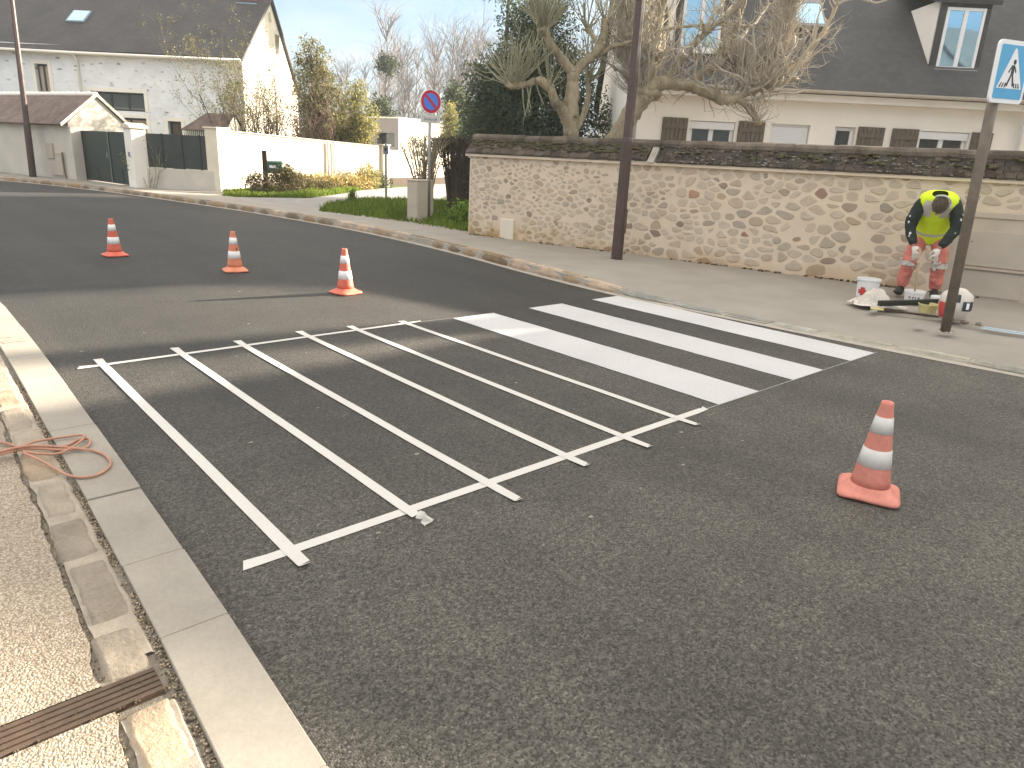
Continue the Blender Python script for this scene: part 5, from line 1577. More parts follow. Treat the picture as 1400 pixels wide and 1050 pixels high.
sack_patch('white_letter', 304, 314, .42, .62, M['sign_white']); sack_patch('white_mark', 238, 254, .16, .32, M['sign_white'])
for (x, yy, r) in [(8.52, 2.44, .035), (8.50, 2.30, .04), (8.55, 2.18, .03)]:
    mb = MB(); mb.blob((0, 0, r * .5), r, x * 10, .5, 8, 6, (1.3, 1, .6)); o = link('paint_rag', mb, M['post_dirty']); o.location = (x, yy, .097)
    tag(o, 'scrap of dirty rag on the ground at the foot of the white sack', 'rag', 'rag scraps by the sack')

# ================================================================== WORKER
def skin_mesh(name, J, edges, root, sub=2, fold=0):
    keys = list(J)
    me = bpy.data.meshes.new(name + '_rig')
    me.from_pydata([J[k][0] for k in keys], [(keys.index(a), keys.index(b)) for a, b in edges], [])
    o = bpy.data.objects.new(name + '_rig', me); COL.objects.link(o)
    md = o.modifiers.new('skin', 'SKIN'); md.use_smooth_shade = True; md.branch_smoothing = .4
    for i, k in enumerate(keys):
        r = J[k][1]
        sv = me.skin_vertices[0].data[i]
        sv.radius = r if isinstance(r, tuple) else (r, r)
        sv.use_root = (k == root)
    s_ = o.modifiers.new('sub', 'SUBSURF'); s_.levels = sub; s_.render_levels = sub
    dg = bpy.context.evaluated_depsgraph_get()
    out = bpy.data.meshes.new_from_object(o.evaluated_get(dg))
    out.name = name
    if fold:
        for v in out.vertices:
            p = v.co
            f_ = noise.noise(Vector((p.x * 7, p.y * 7, p.z * 20))) * .6 + noise.noise(Vector((p.x * 18 + p.z * 9, p.y * 18, p.z * 24))) * .5
            v.co = p + v.normal * (fold * f_)
    bpy.data.objects.remove(o); bpy.data.meshes.remove(me)
    out.polygons.foreach_set('use_smooth', [True] * len(out.polygons))
    return out
PR = thing('person', 'person in yellow vest and salmon trousers bent forward stirring a bucket', 'person', (9.80, 3.24, .097), atan2(-.95, .31))
def grown(J, g): return {k: (p, (tuple(x + g for x in r) if isinstance(r, tuple) else r + g)) for k, (p, r) in J.items()}
B = {
 'pelvis': ((0, .16, .86), (.15, .11)), 'waist': ((.0, .06, 1.0), (.135, .105)), 'chest': ((.0, -.10, 1.13), (.165, .12)), 'neck': ((.005, -.25, 1.19), .062),
 'skull': ((.02, -.33, 1.16), .085), 'face': ((.03, -.42, 1.09), .078),
 'shL': ((-.175, -.15, 1.17), .072), 'elL': ((-.250, -.20, .89), .050), 'wrL': ((-.155, -.34, .665), .034),
 'shR': ((.185, -.15, 1.17), .072), 'elR': ((.255, -.20, .90), .050), 'wrR': ((.115, -.35, .66), .034),
 'hipL': ((-.11, .15, .80), .105), 'knL': ((-.165, -.06, .46), .066), 'anL': ((-.20, .04, .09), .048), 'toL': ((-.225, -.13, .045), .045),
 'hipR': ((.11, .15, .80), .105), 'knR': ((.145, -.06, .46), .066), 'anR': ((.165, .04, .09), .048), 'toR': ((.185, -.13, .045), .045)}
E_ = [('pelvis', 'waist'), ('waist', 'chest'), ('chest', 'neck'), ('neck', 'skull'), ('skull', 'face'), ('chest', 'shL'), ('shL', 'elL'), ('elL', 'wrL'), ('chest', 'shR'), ('shR', 'elR'), ('elR', 'wrR'),
      ('pelvis', 'hipL'), ('hipL', 'knL'), ('knL', 'anL'), ('anL', 'toL'), ('pelvis', 'hipR'), ('hipR', 'knR'), ('knR', 'anR'), ('anR', 'toR')]
BB = {k: (p, (tuple(x * .72 for x in r) if isinstance(r, tuple) else r * (.95 if k in ('neck', 'skull', 'face') else .72))) for k, (p, r) in B.items()}
link('body', skin_mesh('body', BB, E_, 'pelvis'), M['skin'], PR)
# head details: bowed, crown towards the street
HM = Matrix.Translation((.025, -.375, 1.155)) @ Matrix.Rotation(R(8), 4, 'Y') @ Matrix.Rotation(R(62), 4, 'X')
mb = MB()      # local: z = crown, -y = face
def head_pt(th, ph):
    d = Vector((sin(th) * cos(ph), sin(th) * sin(ph), cos(th)))
    x, y, z = d.x * .078, d.y * .098, d.z * .118
    if d.z < 0: x *= 1 - .28 * (-d.z); y *= 1 - .18 * (-d.z)
    return Vector((x, y, z))
nu, nv = 20, 14
mb.rings([[HM @ head_pt(.03 + (pi - .06) * i / nv, 2 * pi * j / nu) for j in range(nu)] for i in range(nv + 1)])
for s_ in (-1, 1):
    mb.blob(HM @ Vector((s_ * .078, .01, -.01)), .026, s_, .2, 8, 6, (.5, 1, 1.2))
mb.blob(HM @ Vector((0, -.102, -.025)), .017, 2, .1, 8, 6, (1, 1.2, 1.4))
mb.blob(HM @ Vector((0, -.088, -.068)), .018, 3, .1, 8, 5, (1.6, .7, .5))
for s_ in (-1, 1): mb.blob(HM @ Vector((s_ * .032, -.088, .004)), .013, 4, .1, 8, 5, (1.2, .7, .8))
link('head', mb, M['skin'], PR, smooth=True)
mb = MB()
def hair_pt(th, ph):
    p = head_pt(th, ph) * 1.09
    p += p.normalized() * .006 * noise.noise(p * 60)
    return HM @ p
mb.rings([[hair_pt(.03 + 1.62 * i / 10, 2 * pi * j / 28) for j in range(28)] for i in range(11)], closed_ends=False)
for j in range(160):
    th, ph = rnd.uniform(.1, 1.6), rnd.uniform(0, 6.28)
    p = hair_pt(th, ph); q = hair_pt(min(1.75, th + .16), ph + .1) 
    mb.tube([p, (p + q) / 2 + (p - HM.translation).normalized() * .006, q], [.003, .003, .001], 4)
link('hair', mb, M['hair'], PR, smooth=True)
mb = MB()    # pale ear-defender band over the crown, tipped to one side
pts = []
for k in range(15):
    a = R(-50 + 145 * k / 14)
    pts.append(HM @ Vector((.100 * sin(a), .035 + .02 * cos(a), .132 * cos(a) + .0)))
mb.tube(pts, [.010] * 15, 8)
for a in (1,): mb.blob(HM @ Vector((a * .10, .03, -.02)), .034, a, .05, 10, 8, (.6, 1, 1.2))
link('ear_defenders', mb, M['sign_grey'], PR, smooth=True)
# jacket, trousers
JK = {k: B[k] for k in ('waist', 'chest', 'shL', 'elL', 'shR', 'elR')}
JK = grown(JK, .026)
JK['hem'] = ((0, .12, .78), (.20, .165)); JK['collar'] = ((.004, -.21, 1.20), .075)
JK['cuL'] = ((-.158, -.338, .668), .050); JK['cuR'] = ((.119, -.347, .662), .050)
JK['foL'] = ((-.212, -.27, .79), .062); JK['foR'] = ((.195, -.275, .79), .062)
jo = link('jacket', skin_mesh('jacket', JK, [('hem', 'waist'), ('waist', 'chest'), ('chest', 'collar'), ('chest', 'shL'), ('shL', 'elL'), ('elL', 'foL'), ('foL', 'cuL'), ('chest', 'shR'), ('shR', 'elR'), ('elR', 'foR'), ('foR', 'cuR')], 'hem', 3, .014), M['jacket'], PR)
mb = MB()
for (x, y, z, r) in [(-.265, -.268, .93, .011), (-.222, -.325, .80, .014), (-.225, -.33, .77, .009), (-.265, -.255, 1.0, .009), (.270, -.265, 1.0, .010), (.31, -.23, .93, .008), (.24, -.305, .84, .009), (.28, -.24, 1.06, .007)]:
    mb.blob((x, y, z), r, r * 900, .5, 7, 5, (1, .8, 1.4))
link('paint_spots', mb, M['plastic_white'], jo)
TR = {'belt': ((0, .16, .88), (.165, .125)), 'crotch': ((0, .14, .76), (.13, .12)),
      'hipL': ((-.115, .13, .74), .120), 'thL': ((-.145, .03, .60), .108), 'knL': ((-.17, -.07, .46), .092), 'caL': ((-.19, .0, .28), .082), 'heL': ((-.205, .03, .11), .074),
      'hipR': ((.115, .13, .74), .120), 'thR': ((.135, .03, .60), .108), 'knR': ((.15, -.07, .46), .092), 'caR': ((.16, .0, .28), .082), 'heR': ((.17, .03, .11), .074)}
tr = link('trousers', skin_mesh('trousers', TR, [('belt', 'crotch'), ('crotch', 'hipL'), ('hipL', 'thL'), ('thL', 'knL'), ('knL', 'caL'), ('caL', 'heL'), ('crotch', 'hipR'), ('hipR', 'thR'), ('thR', 'knR'), ('knR', 'caR'), ('caR', 'heR')], 'belt', 3, .016), M['trousers'], PR)
for s_, x in ((-1, -.178), (1, .155)):
    mb = MB(); mb.rings([[(x + .094 * cos(q) + s_ * .004 * k, -.052 + .094 * sin(q) + .012 * k, .395 + .062 * k) for q in [2 * pi * i / 20 for i in range(20)]] for k in range(2)], closed_ends=False)
    for k in range(9):
        q = rnd.uniform(3.4, 6.0); mb.blob((x + .096 * cos(q), -.048 + .096 * sin(q), rnd.uniform(.37, .50)), rnd.uniform(.010, .022), k, .5, 7, 5)
    link('reflective_strip', mb, M['reflect'], tr, smooth=True)
for s_, x, xt in ((-1, -.205, -.228), (1, .170, .190)):
    mb = MB()
    mb.rings([[(x + (xt - x) * t + w_ * cos(q), .075 - .26 * t + .0 * sin(q), max(.0, .052 + h_ * sin(q) - (.0 if sin(q) > 0 else -.02))) for q in [2 * pi * i / 16 for i in range(16)]]
              for t, w_, h_ in ((0, .038, .06), (.2, .05, .085), (.5, .052, .065), (.8, .054, .045), (1, .038, .028))])
    link('boot', mb, M['boot'], PR, smooth=True, bevel=.0)
# vest: shell around the torso, open at the sides of the shoulders
VS = [(.165, .78, .205, .180), (.12, .90, .200, .186), (.05, 1.00, .198, .184), (-.03, 1.09, .206, .176), (-.11, 1.165, .212, .158), (-.165, 1.22, .212, .135), (-.20, 1.262, .165, .095), (-.212, 1.278, .085, .060)]
def vest_ring(cy, cz, rx, ry, k=1.0, n=28):
    ax_ = Vector((0, -.62, .785)).normalized()      # spine direction: forward and up
    nrm = Vector((0, -.785, -.62))
    out = []
    for i in range(n):
        q = 2 * pi * i / n
        c_, s_ = cos(q), sin(q)
        e = 2.5; kk = (abs(c_) ** e + abs(s_) ** e) ** (-1 / e)
        p = Vector((0, cy, cz)) + Vector((1, 0, 0)) * (rx * kk * c_ * k) - nrm * (ry * kk * s_ * k)
        p += Vector((noise.noise(p * 9), noise.noise(p * 9 + Vector((5, 0, 0))), 0)) * .010
        out.append(p)
    return out
mb = MB(); mb.rings([vest_ring(*v) for v in VS], closed_ends=False)
vs = link('vest', mb, M['vest'], PR, smooth=True)
def vest_lerp(t):
    t = max(0, min(len(VS) - 1.001, t)); i = int(t); f = t - i
    return tuple(a + (b - a) * f for a, b in zip(VS[i], VS[i + 1]))
mb = MB(); mb.rings([vest_ring(*vest_lerp(.75), 1.012), vest_ring(*vest_lerp(1.05), 1.012)], closed_ends=False); link('reflective_strip', mb, M['reflect'], vs, smooth=True)
for s_ in (0, 1):
    mb = MB()
    idx = (19, 20, 21) if s_ == 0 else (23 - 0, 24, 25)
    idx = (18, 19, 20) if s_ == 0 else (22, 23, 24)
    ts = [3.2 + 2.6 * i / 14 for i in range(15)]
    rg = [vest_ring(*vest_lerp(t), 1.016) for t in ts]
    for a, b in zip(rg, rg[1:]):
        for i0, i1 in zip(idx, idx[1:]): mb.quad(a[i0], a[i1], b[i1], b[i0])
    idx2 = (8, 9, 10) if s_ == 0 else (4, 5, 6)
    for a, b in zip(rg, rg[1:]):
        for i0, i1 in zip(idx2, idx2[1:]): mb.quad(a[i0], a[i1], b[i1], b[i0])
    link('shoulder_strip', mb, M['reflect'], vs, smooth=True)
# gloved hands: palm, four curled fingers and a thumb each
def hand(sx, wr, tip_dir, label):
    wr = Vector(wr); f = Vector(tip_dir).normalized(); side = Vector((sx, 0, 0)); side = (side - f * side.dot(f)).normalized(); pal = f.cross(side) * sx
    if pal.y < 0: pal = -pal
    J = {'w': (wr - f * .02, .036), 'p0': (wr + f * .035, (.046, .030)), 'p1': (wr + f * .085, (.050, .027))}
    ed = [('w', 'p0'), ('p0', 'p1')]
    for i, (o_, l_) in enumerate(((-.036, .062), (-.013, .074), (.012, .070), (.035, .055))):
        a = wr + f * .085 + side * o_
        J['k%d' % i] = (a + f * .012, .0135); J['m%d' % i] = (a + f * (.012 + l_ * .5) + pal * .012, .0125); J['t%d' % i] = (a + f * (.012 + l_ * .72) + pal * .042, .0105)
        ed += [('p1', 'k%d' % i), ('k%d' % i, 'm%d' % i), ('m%d' % i, 't%d' % i)]
    b_ = wr + f * .03 - side * .045
    J['th0'] = (b_, .017); J['th1'] = (b_ + f * .04 - side * .012 + pal * .018, .015); J['th2'] = (b_ + f * .068 + pal * .034, .012)
    ed += [('p0', 'th0'), ('th0', 'th1'), ('th1', 'th2')]
    link('glove', skin_mesh('glove', J, ed, 'w'), M['glove'], PR)
hand(-1, (-.150, -.345, .645), (.38, -.20, -.90), 'l')
hand(1, (.112, -.352, .64), (-.25, -.10, -.95), 'r')
# stirring stick held between the hands
ST = bpy.data.objects.new('stirring_stick', None)
bpy.data.objects.remove(ST)
ca, sa = cos(PR.rotation_euler.z), sin(PR.rotation_euler.z)
def PW(x, y, z): return Vector((PR.location.x + x * ca - y * sa, PR.location.y + x * sa + y * ca, PR.location.z + z))
top = PW(-.075, -.42, .58)
bot = Vector((9.37, 3.13, .13))
mb = MB(); d = bot - top; mb.tube([Vector((0, 0, 0)) - d * .12, d * .5, d], .011, 8)
o = link('stirring_stick', mb, M['wood'], smooth=True); o.location = top
tag(o, 'pale wooden stick held in gloved hands and dipped in the mixing bucket', 'stick')

# ================================================================== TREES AND PLANTS
def rvec(rg): return Vector((rg.gauss(0, 1), rg.gauss(0, 1), rg.gauss(0, 1))).normalized()
def twig(mb, p, d, L, r, lev, rg, up_=.15, wig=.28, kids=(2, 4), spread=.7, shrink=.62, n=None, tips=None, steps=4):
    pts = [Vector(p)]; rad = [r]; d = Vector(d).normalized()
    for i in range(steps):
        d = (d + rvec(rg) * wig + Vector((0, 0, up_))).normalized()
        pts.append(pts[-1] + d * (L / steps)); rad.append(r * (1 - .6 * (i + 1) / steps))
    mb.tube(pts, rad, n or (7 if r > .05 else 5 if r > .018 else 3), cap=False)
    if tips is not None: tips.append((pts[-1], d))
    if lev <= 0: return
    for k in range(rg.randint(*kids)):
        t = rg.uniform(.3, 1.0); i = min(steps - 1, int(t * steps)); f = t * steps - i
        q = pts[i].lerp(pts[i + 1], f)
        dd = (pts[i + 1] - pts[i]).normalized()
        s_ = rvec(rg); s_ = (s_ - dd * s_.dot(dd)).normalized()
        twig(mb, q, dd * (1 - spread * .5) + s_ * spread, L * shrink * rg.uniform(.7, 1.25), r * (1 - .6 * t) * .72, lev - 1, rg, up_, wig, kids, spread, shrink, None, tips, max(2, steps - 1))
def gnarl(mb):
    out = []
    for v in mb.v:
        p = Vector(v)
        d = Vector((noise.noise(p * 9), noise.noise(p * 9 + Vector((7, 0, 0))), noise.noise(p * 9 + Vector((0, 7, 0))))) * .022
        d += Vector((noise.noise(p * 28), noise.noise(p * 28 + Vector((7, 0, 0))), 0)) * .010
        out.append(tuple(p + d))
    mb.v = out
def limb(mb, pts, r0, r1, rg, n=9, wob=.08, k=9):
    P = spline(pts, k)
    m_ = len(P)
    out = []; rad = []
    for i, p in enumerate(P):
        t = i / (m_ - 1)
        out.append(p + rvec(rg) * wob * r0 * (0 if i == 0 else 1))
        rad.append((r0 + (r1 - r0) * t) * (1 + .13 * noise.noise(p * 4)))
    mb.tube(out, rad, n)
    return out, rad
def leaves(mb, pts, nper, spread, size, rg, lo=.6, hi=1.5, flat=0, asp=.5, clump=None):
    for p in pts:
        k = rg.uniform(lo, hi); g = rg.uniform(.92, 1.1)
        for _ in range(nper):
            kk = k * rg.uniform(.8, 1.2)
            mb.cur = (kk * g, kk, kk * rg.uniform(.8, 1.1))
            q = Vector(p) + Vector((rg.gauss(0, spread), rg.gauss(0, spread), rg.gauss(0, spread)))
            mb.leaf(q, size * rg.uniform(.6, 1.3), rg, flat, asp)

# ---- pollarded tree left of the lamp
def hero_root(name, label, a0, d0, cat='tree', group=None):
    p = UW(a0, d0, .09)
    return thing(name, label, cat, p, R(YAW), group)
rg = random.Random(21)
T1 = hero_root('pollarded_tree', 'bare pollarded tree with knobbly stubs behind the wall left of the lamp', .85, 13.0)
def l1(*q): return [(a - .85, y, z - .09) for a, y, z in q]
mb = MB(); cr = MB()
limb(mb, l1((.87, 0, .09), (.86, 0, 1.2), (.82, 0, 1.9), (.78, 0, 2.25), (.78, 0, 2.72), (.76, 0, 2.99)), .16, .10, rg)
limb(mb, l1((.82, .02, 2.75), (.86, .02, 2.3), (.90, .03, 1.7)), .05, .07, rg, 7)
A1_, _ = limb(mb, l1((.76, 0, 2.95), (.60, -.08, 3.10), (.40, -.15, 3.30), (.24, -.2, 3.55)), .085, .06, rg)
B1_, _ = limb(mb, l1((.77, 0, 2.93), (.96, .1, 3.12), (1.18, .15, 3.34), (1.25, .18, 3.52), (1.26, .2, 3.80)), .085, .05, rg)
B2_, _ = limb(mb, l1((1.02, .1, 3.16), (1.31, .2, 3.34), (1.55, .1, 3.43), (1.85, .0, 3.50)), .05, .03, rg)
B3_, _ = limb(mb, l1((1.18, .14, 3.36), (1.10, .25, 3.55), (.98, .3, 3.66)), .04, .03, rg)
C1_, _ = limb(mb, l1((.82, 0, 1.98), (.66, -.1, 2.30), (.48, -.2, 2.49), (.38, -.25, 2.68), (.18, -.3, 2.77), (-.02, -.3, 2.70), (-.27, -.3, 2.68)), .10, .05, rg)
C2_, _ = limb(mb, l1((.8, .05, 1.9), (.98, .3, 2.2), (1.1, .5, 2.6), (1.08, .6, 2.9)), .06, .04, rg)
knobs = [(A1_[-1], .085), (C1_[-1], .07), (C1_[-5], .06), (B1_[-1], .06), (B2_[-1], .045), (B3_[-1], .05), (C1_[len(C1_) // 2], .07), (C2_[-1], .06)]
for i, (p, r) in enumerate(knobs): mb.blob(p, r, i, .8, 10, 7, (1.2, 1, .8))
gnarl(mb); link('trunk', mb, M['bark'], T1, smooth=True)
for i, (p, r) in enumerate(knobs):
    for k in range({0: 70, 1: 24, 2: 20, 3: 10, 4: 7, 5: 16, 6: 12, 7: 30}[i]):
        d = Vector((rg.gauss(0, .55), rg.gauss(0, .5), rg.uniform(.3, 1.0)))
        twig(cr, p + d.normalized() * r * .6, d, rg.uniform(.4, .9), rg.uniform(.010, .016), 2 if i in (0, 1, 2, 7) else 1, rg, .18, .18, (1, 3), .5, .55)
for P_ in (A1_, B1_, C1_, B2_):
    for k in range(10):
        p = rg.choice(P_[2:]); d = Vector((rg.gauss(0, .6), rg.gauss(0, .5), rg.uniform(-.2, 1)))
        twig(cr, p, d, rg.uniform(.2, .6), .008, 1, rg, .15, .25, (1, 2), .5, .5)
for k in range(4):
    twig(cr, C1_[-8 - 3 * k], (rg.gauss(0, .2), -.1, -1), rg.uniform(.35, .5), .014, 1, rg, -.05, .15, (0, 2), .4, .4)
link('crown', cr, M['bark_olive'], T1)
# ---- big spreading bare tree in front of the slate-roofed house
rg = random.Random(5)
T2 = hero_root('spreading_tree', 'large bare spreading tree with leaning trunk in front of the slate roofed house', 1.55, 13.0)
def l2(*q): return [(a - 1.55, y, z - .09) for a, y, z in q]
mb = MB(); cr = MB()
tr_, _ = limb(mb, l2((1.28, .1, .09), (1.35, .1, 1.0), (1.52, .05, 1.75), (1.80, 0, 2.33), (2.08, 0, 2.72)), .21, .15, rg, 11)
m1, _ = limb(mb, l2((2.0, 0, 2.62), (2.2, -.05, 2.83), (2.53, -.1, 2.86), (2.97, -.15, 2.76), (3.35, -.2, 2.62), (3.66, -.2, 2.74), (4.01, -.15, 2.88), (4.43, -.1, 3.0)), .14, .045, rg, 9)
st, _ = limb(mb, l2((3.50, -.2, 2.66), (3.68, -.25, 2.56), (3.80, -.25, 2.45), (3.91, -.22, 2.30)), .06, .05, rg)
dg_, _ = limb(mb, l2((3.9, -.15, 2.84), (4.2, -.1, 3.03), (4.5, 0, 3.26), (4.76, .05, 3.55), (4.97, .1, 3.97), (5.15, .15, 4.6)), .055, .022, rg)
u1, _ = limb(mb, l2((2.0, 0, 2.6), (2.10, .1, 3.0), (2.14, .2, 3.3), (2.20, .3, 3.75), (2.2, .35, 4.4)), .12, .04, rg)
u2, _ = limb(mb, l2((2.3, -.05, 2.8), (2.5, -.15, 3.15), (2.75, -.2, 3.5), (3.0, -.25, 3.74), (3.32, -.25, 4.03), (3.6, -.2, 4.5)), .075, .03, rg)
u3, _ = limb(mb, l2((2.7, -.1, 2.84), (3.05, .1, 3.12), (3.30, .2, 3.24), (3.42, .25, 3.5), (3.5, .25, 3.95), (3.62, .25, 4.5)), .07, .035, rg)
u4, _ = limb(mb, l2((3.35, .15, 3.2), (3.7, .2, 3.10), (4.1, .25, 3.2), (4.3, .3, 3.6), (4.35, .3, 4.2)), .04, .02, rg)
hz, _ = limb(mb, l2((2.18, .25, 3.7), (2.84, .2, 3.80), (3.44, .2, 3.82), (4.2, .15, 3.80)), .025, .012, rg)
l5, _ = limb(mb, l2((1.95, .1, 2.5), (1.85, .5, 3.0), (1.75, .8, 3.6), (1.85, 1.0, 4.4)), .10, .04, rg)
ks = [(u1[len(u1) // 2], .13), (u3[len(u3) // 2 - 2], .15), (st[-1], .065), (m1[-10], .11), (m1[-1], .07), (tr_[-1], .17), (u2[len(u2) // 2], .07)]
for i, (p, r) in enumerate(ks): mb.blob(p, r, i + 20, .9, 10, 8, (1.2, 1, .8))
gnarl(mb); link('trunk', mb, M['bark'], T2, smooth=True)
def sprouts(P_, cnt, L, r, lev, dz=(.3, 1.0), i0=2):
    for k in range(cnt):
        p = rg.choice(P_[i0:]); d = Vector((rg.gauss(0, .45), rg.gauss(0, .45), rg.uniform(*dz)))
        twig(cr, p, d, rg.uniform(L * .5, L * 1.15), rg.uniform(r * .7, r * 1.2), lev, rg, .14 if d.z > 0 else -.02, .25, (1, 2), .62, .55)
sprouts(m1, 26, .9, .020, 2); sprouts(m1[len(m1) // 2:], 20, .85, .018, 2)
sprouts(u1, 34, .7, .017, 2); sprouts(u2, 16, .65, .016, 2); sprouts(u3, 18, .65, .016, 2); sprouts(dg_, 18, .6, .014, 2)
for P_, cnt in ((m1, 13), (u1, 7), (u2, 5), (u3, 5), (dg_, 4), (l5, 4)):
    for k in range(cnt):
        p = P_[rg.randint(len(P_) // 4, len(P_) - 2)]
        twig(cr, p, (rg.gauss(0, .8), rg.gauss(0, .5), rg.uniform(-.1, 1.0)), rg.uniform(.7, 1.25), rg.uniform(.022, .036), 2, rg, .10, .42, (3, 5), .85, .5, None, None, 7); sprouts(u4, 16, .5, .010, 2); sprouts(l5, 24, .7, .013, 2)
sprouts(hz, 10, .4, .008, 1)
sprouts(m1, 24, .55, .014, 2, (-.9, -.1)); sprouts(st, 8, .3, .009, 1, (-.8, .3)); sprouts(dg_, 14, .5, .009, 1, (-.6, .4)); sprouts(tr_, 8, .4, .010, 1, (-.4, .6), 6)
for i, (p, r) in enumerate(ks):
    for k in range(16):
        d = rvec(rg); d.z = abs(d.z) * .8
        twig(cr, p + d * r * .5, d, rg.uniform(.2, .6), .010, 1, rg, .1, .35, (1, 3), .6, .55)
link('crown', cr, M['bark_pale'], T2)

# ---- leafy crowns built from many small leaves round limbs
def leafy_tree(name, label, a, d, blobs, leafm, size, count, h, trunk_r=.09, group=None, asp=.5, flat=0, lo=.55, hi=1.5, seed=1, trunkm='bark_dark', per=14, cat='tree', spread=None, limbs=True):
    """blobs: (dx, dy, z, rx, ry, rz) ellipsoids that the leaf clumps fill unevenly"""
    rg = random.Random(seed)
    p = UW(a, d, .08)
    t = thing(name, label, cat, p, R(YAW), group)
    mb = MB(); top = max(b[2] + b[5] * .6 for b in blobs)
    limb(mb, [(0, 0, 0), (rg.gauss(0, .05), rg.gauss(0, .05), top * .5), (rg.gauss(0, .08), 0, top)], trunk_r, trunk_r * .25, rg, 7)
    cr = MB(); pts = []
    tot = sum(b[3] * b[4] * b[5] for b in blobs)
    for bi, b in enumerate(blobs):
        k = int(count * b[3] * b[4] * b[5] / tot)
        while k > 0:
            v = rvec(rg) * (rg.random() ** .45)
            w_ = 1 + .30 * noise.noise(v * 2.2 + Vector((bi * 3, seed, 0)))
            q = Vector((b[0] + v.x * b[3] * w_, b[1] + v.y * b[4] * w_, b[2] + v.z * b[5] * w_))
            if noise.noise(q * (1.6 / max(.4, min(b[3], b[5]))) + Vector((seed, 0, 0))) < -.32: k -= .2; continue
            if q.z < .03: k -= 1; continue
            pts.append(q); k -= 1
        if limbs:
            for _ in range(7):
                v = rvec(rg); e = Vector((b[0] + v.x * b[3] * .9, b[1] + v.y * b[4] * .9, b[2] + v.z * b[5] * .9))
                z0 = max(.1, min(top, b[2] - b[5] * .4)); s0 = Vector((0, 0, z0))
                mb.tube([s0, s0.lerp(e, .5) + rvec(rg) * .06, e], [trunk_r * .4, trunk_r * .22, .006], 4)
    leaves(cr, pts, per, spread if spread else size * 1.0, size, rg, lo, hi, flat, asp)
    link('trunk', mb, M[trunkm], t, smooth=True)
    link('crown', cr, M[leafm], t)
    return t
leafy_tree('evergreen_tree', 'big dark green evergreen tree behind the pollarded tree', .25, 20,
           [(-.45, 0, 2.1, 1.5, 1.3, 1.3), (.0, 0, 3.4, 1.5, 1.3, 1.2), (.0, 0, 4.6, 1.05, 1.0, .95), (1.2, .1, 2.2, .9, 1, 1.2), (-1.2, 0, 3.1, .75, .8, .9)], 'leaf_dark', .085, 3000, 5, .14, seed=3, per=18, spread=.12)
leafy_tree('leafy_shrub', 'olive green leafy shrub growing at the foot of the dark evergreen tree', -.55, 18.5, [(0, 0, 1.1, .9, .6, .9), (.7, .1, 1.3, .6, .5, .7)], 'leaf_fir', .09, 260, 2, .05, seed=8, per=14, cat='shrub', hi=2.2)
leafy_tree('pine_tree', 'tall bluish pine whose lowest boughs show above the evergreen tree', -1.3, 45, [(0, 0, 11.0, 1.5, 1.3, 1.25), (-.9, 0, 10.6, .8, .8, .5), (.8, 0, 12.2, 1.2, 1.2, .9)], 'leaf_pine', .26, 420, 12, .22, seed=9, per=14, asp=.2, spread=.22)
leafy_tree('tall_conifer', 'tall brownish green conifer beside the sunlit gable of the white house', -9.15, 33.2, [(0, 0, 1.8, 1.3, .9, 1.7), (0, 0, 3.5, 1.15, .85, 1.5), (-.15, 0, 4.9, .8, .6, 1.05), (.85, 0, 2.2, .8, .6, 1.5)], 'leaf_cypress', .11, 1500, 6, .10, seed=11, per=14, flat=-.3)
leafy_tree('golden_conifer', 'rounded golden green conifer right of the tall conifer behind the cream wall', -6.95, 31, [(0, 0, 1.4, 1.05, .7, 1.3), (.05, 0, 2.6, .80, .55, 1.1), (.05, 0, 3.6, .45, .4, .7), (-.7, 0, 1.5, .7, .5, 1.1)], 'leaf_yellow', .10, 1000, 4, .07, seed=12, per=14, flat=-.3)
leafy_tree('golden_conifer', 'low golden green conifer between the tall conifer and the rounded one', -7.9, 31.4, [(0, 0, 1.2, .55, .6, 1.2), (0, 0, 2.1, .35, .4, .8)], 'leaf_yellow', .10, 320, 3, .05, seed=13, per=14, flat=-.3)
leafy_tree('dark_fir', 'dark green fir with sloping outline behind the flat roofed building', -10.6, 55, [(0, 0, 2.6, 1.5, 1.2, 1.7), (.0, 0, 4.2, .8, .8, 1.1), (.6, 0, 3.2, .9, .9, 1.0)], 'leaf_fir', .22, 420, 6, .15, seed=14, per=14)
leafy_tree('round_conifer', 'rounded dark olive conifer just right of the no parking sign', -4.6, 50, [(0, 0, 4.6, .85, .85, 1.2), (.1, 0, 3.0, .9, .9, 1.5), (-.3, 0, 5.2, .5, .5, .6)], 'leaf_fir', .18, 460, 6, .12, seed=15, per=14, hi=1.9)
leafy_tree('golden_column', 'narrow golden green column shaped conifer behind the no parking sign', -4.15, 42, [(0, 0, 1.6, .52, .5, 1.5), (0, 0, 3.0, .45, .45, 1.05)], 'leaf_yellow', .12, 420, 4, .08, seed=16, per=14, flat=-.3)
leafy_tree('dark_hedge_tree', 'dark green bushy tree just past the end of the stone wall', -2.75, 39, [(0, 0, 1.8, 1.1, 1.0, 1.7), (.5, 0, 2.9, .7, .8, .9)], 'leaf_dark', .15, 420, 3, .08, seed=17, per=14)
leafy_tree('pale_hedge_tree', 'pale green bushy tree between the dark bushy tree and the big evergreen', -1.75, 39, [(0, 0, 2.1, 1.05, 1.0, 2.0), (.7, 0, 2.6, .85, .85, 1.6)], 'leaf_cypress', .16, 420, 3, .07, seed=18, per=14)
leafy_tree('shade_cypress', 'slim dark cypress added beside the neighbouring house for its shadow', 9.38, 12.4, [(0, 0, 1.2, .27, .27, 1.2), (0, 0, 2.6, .25, .25, 1.3), (0, 0, 3.9, .18, .18, 1.0)], 'leaf_dark', .10, 1200, 5, .07, seed=19, per=14, flat=-.3)  # unseen, added to cast the narrow dark band across the road

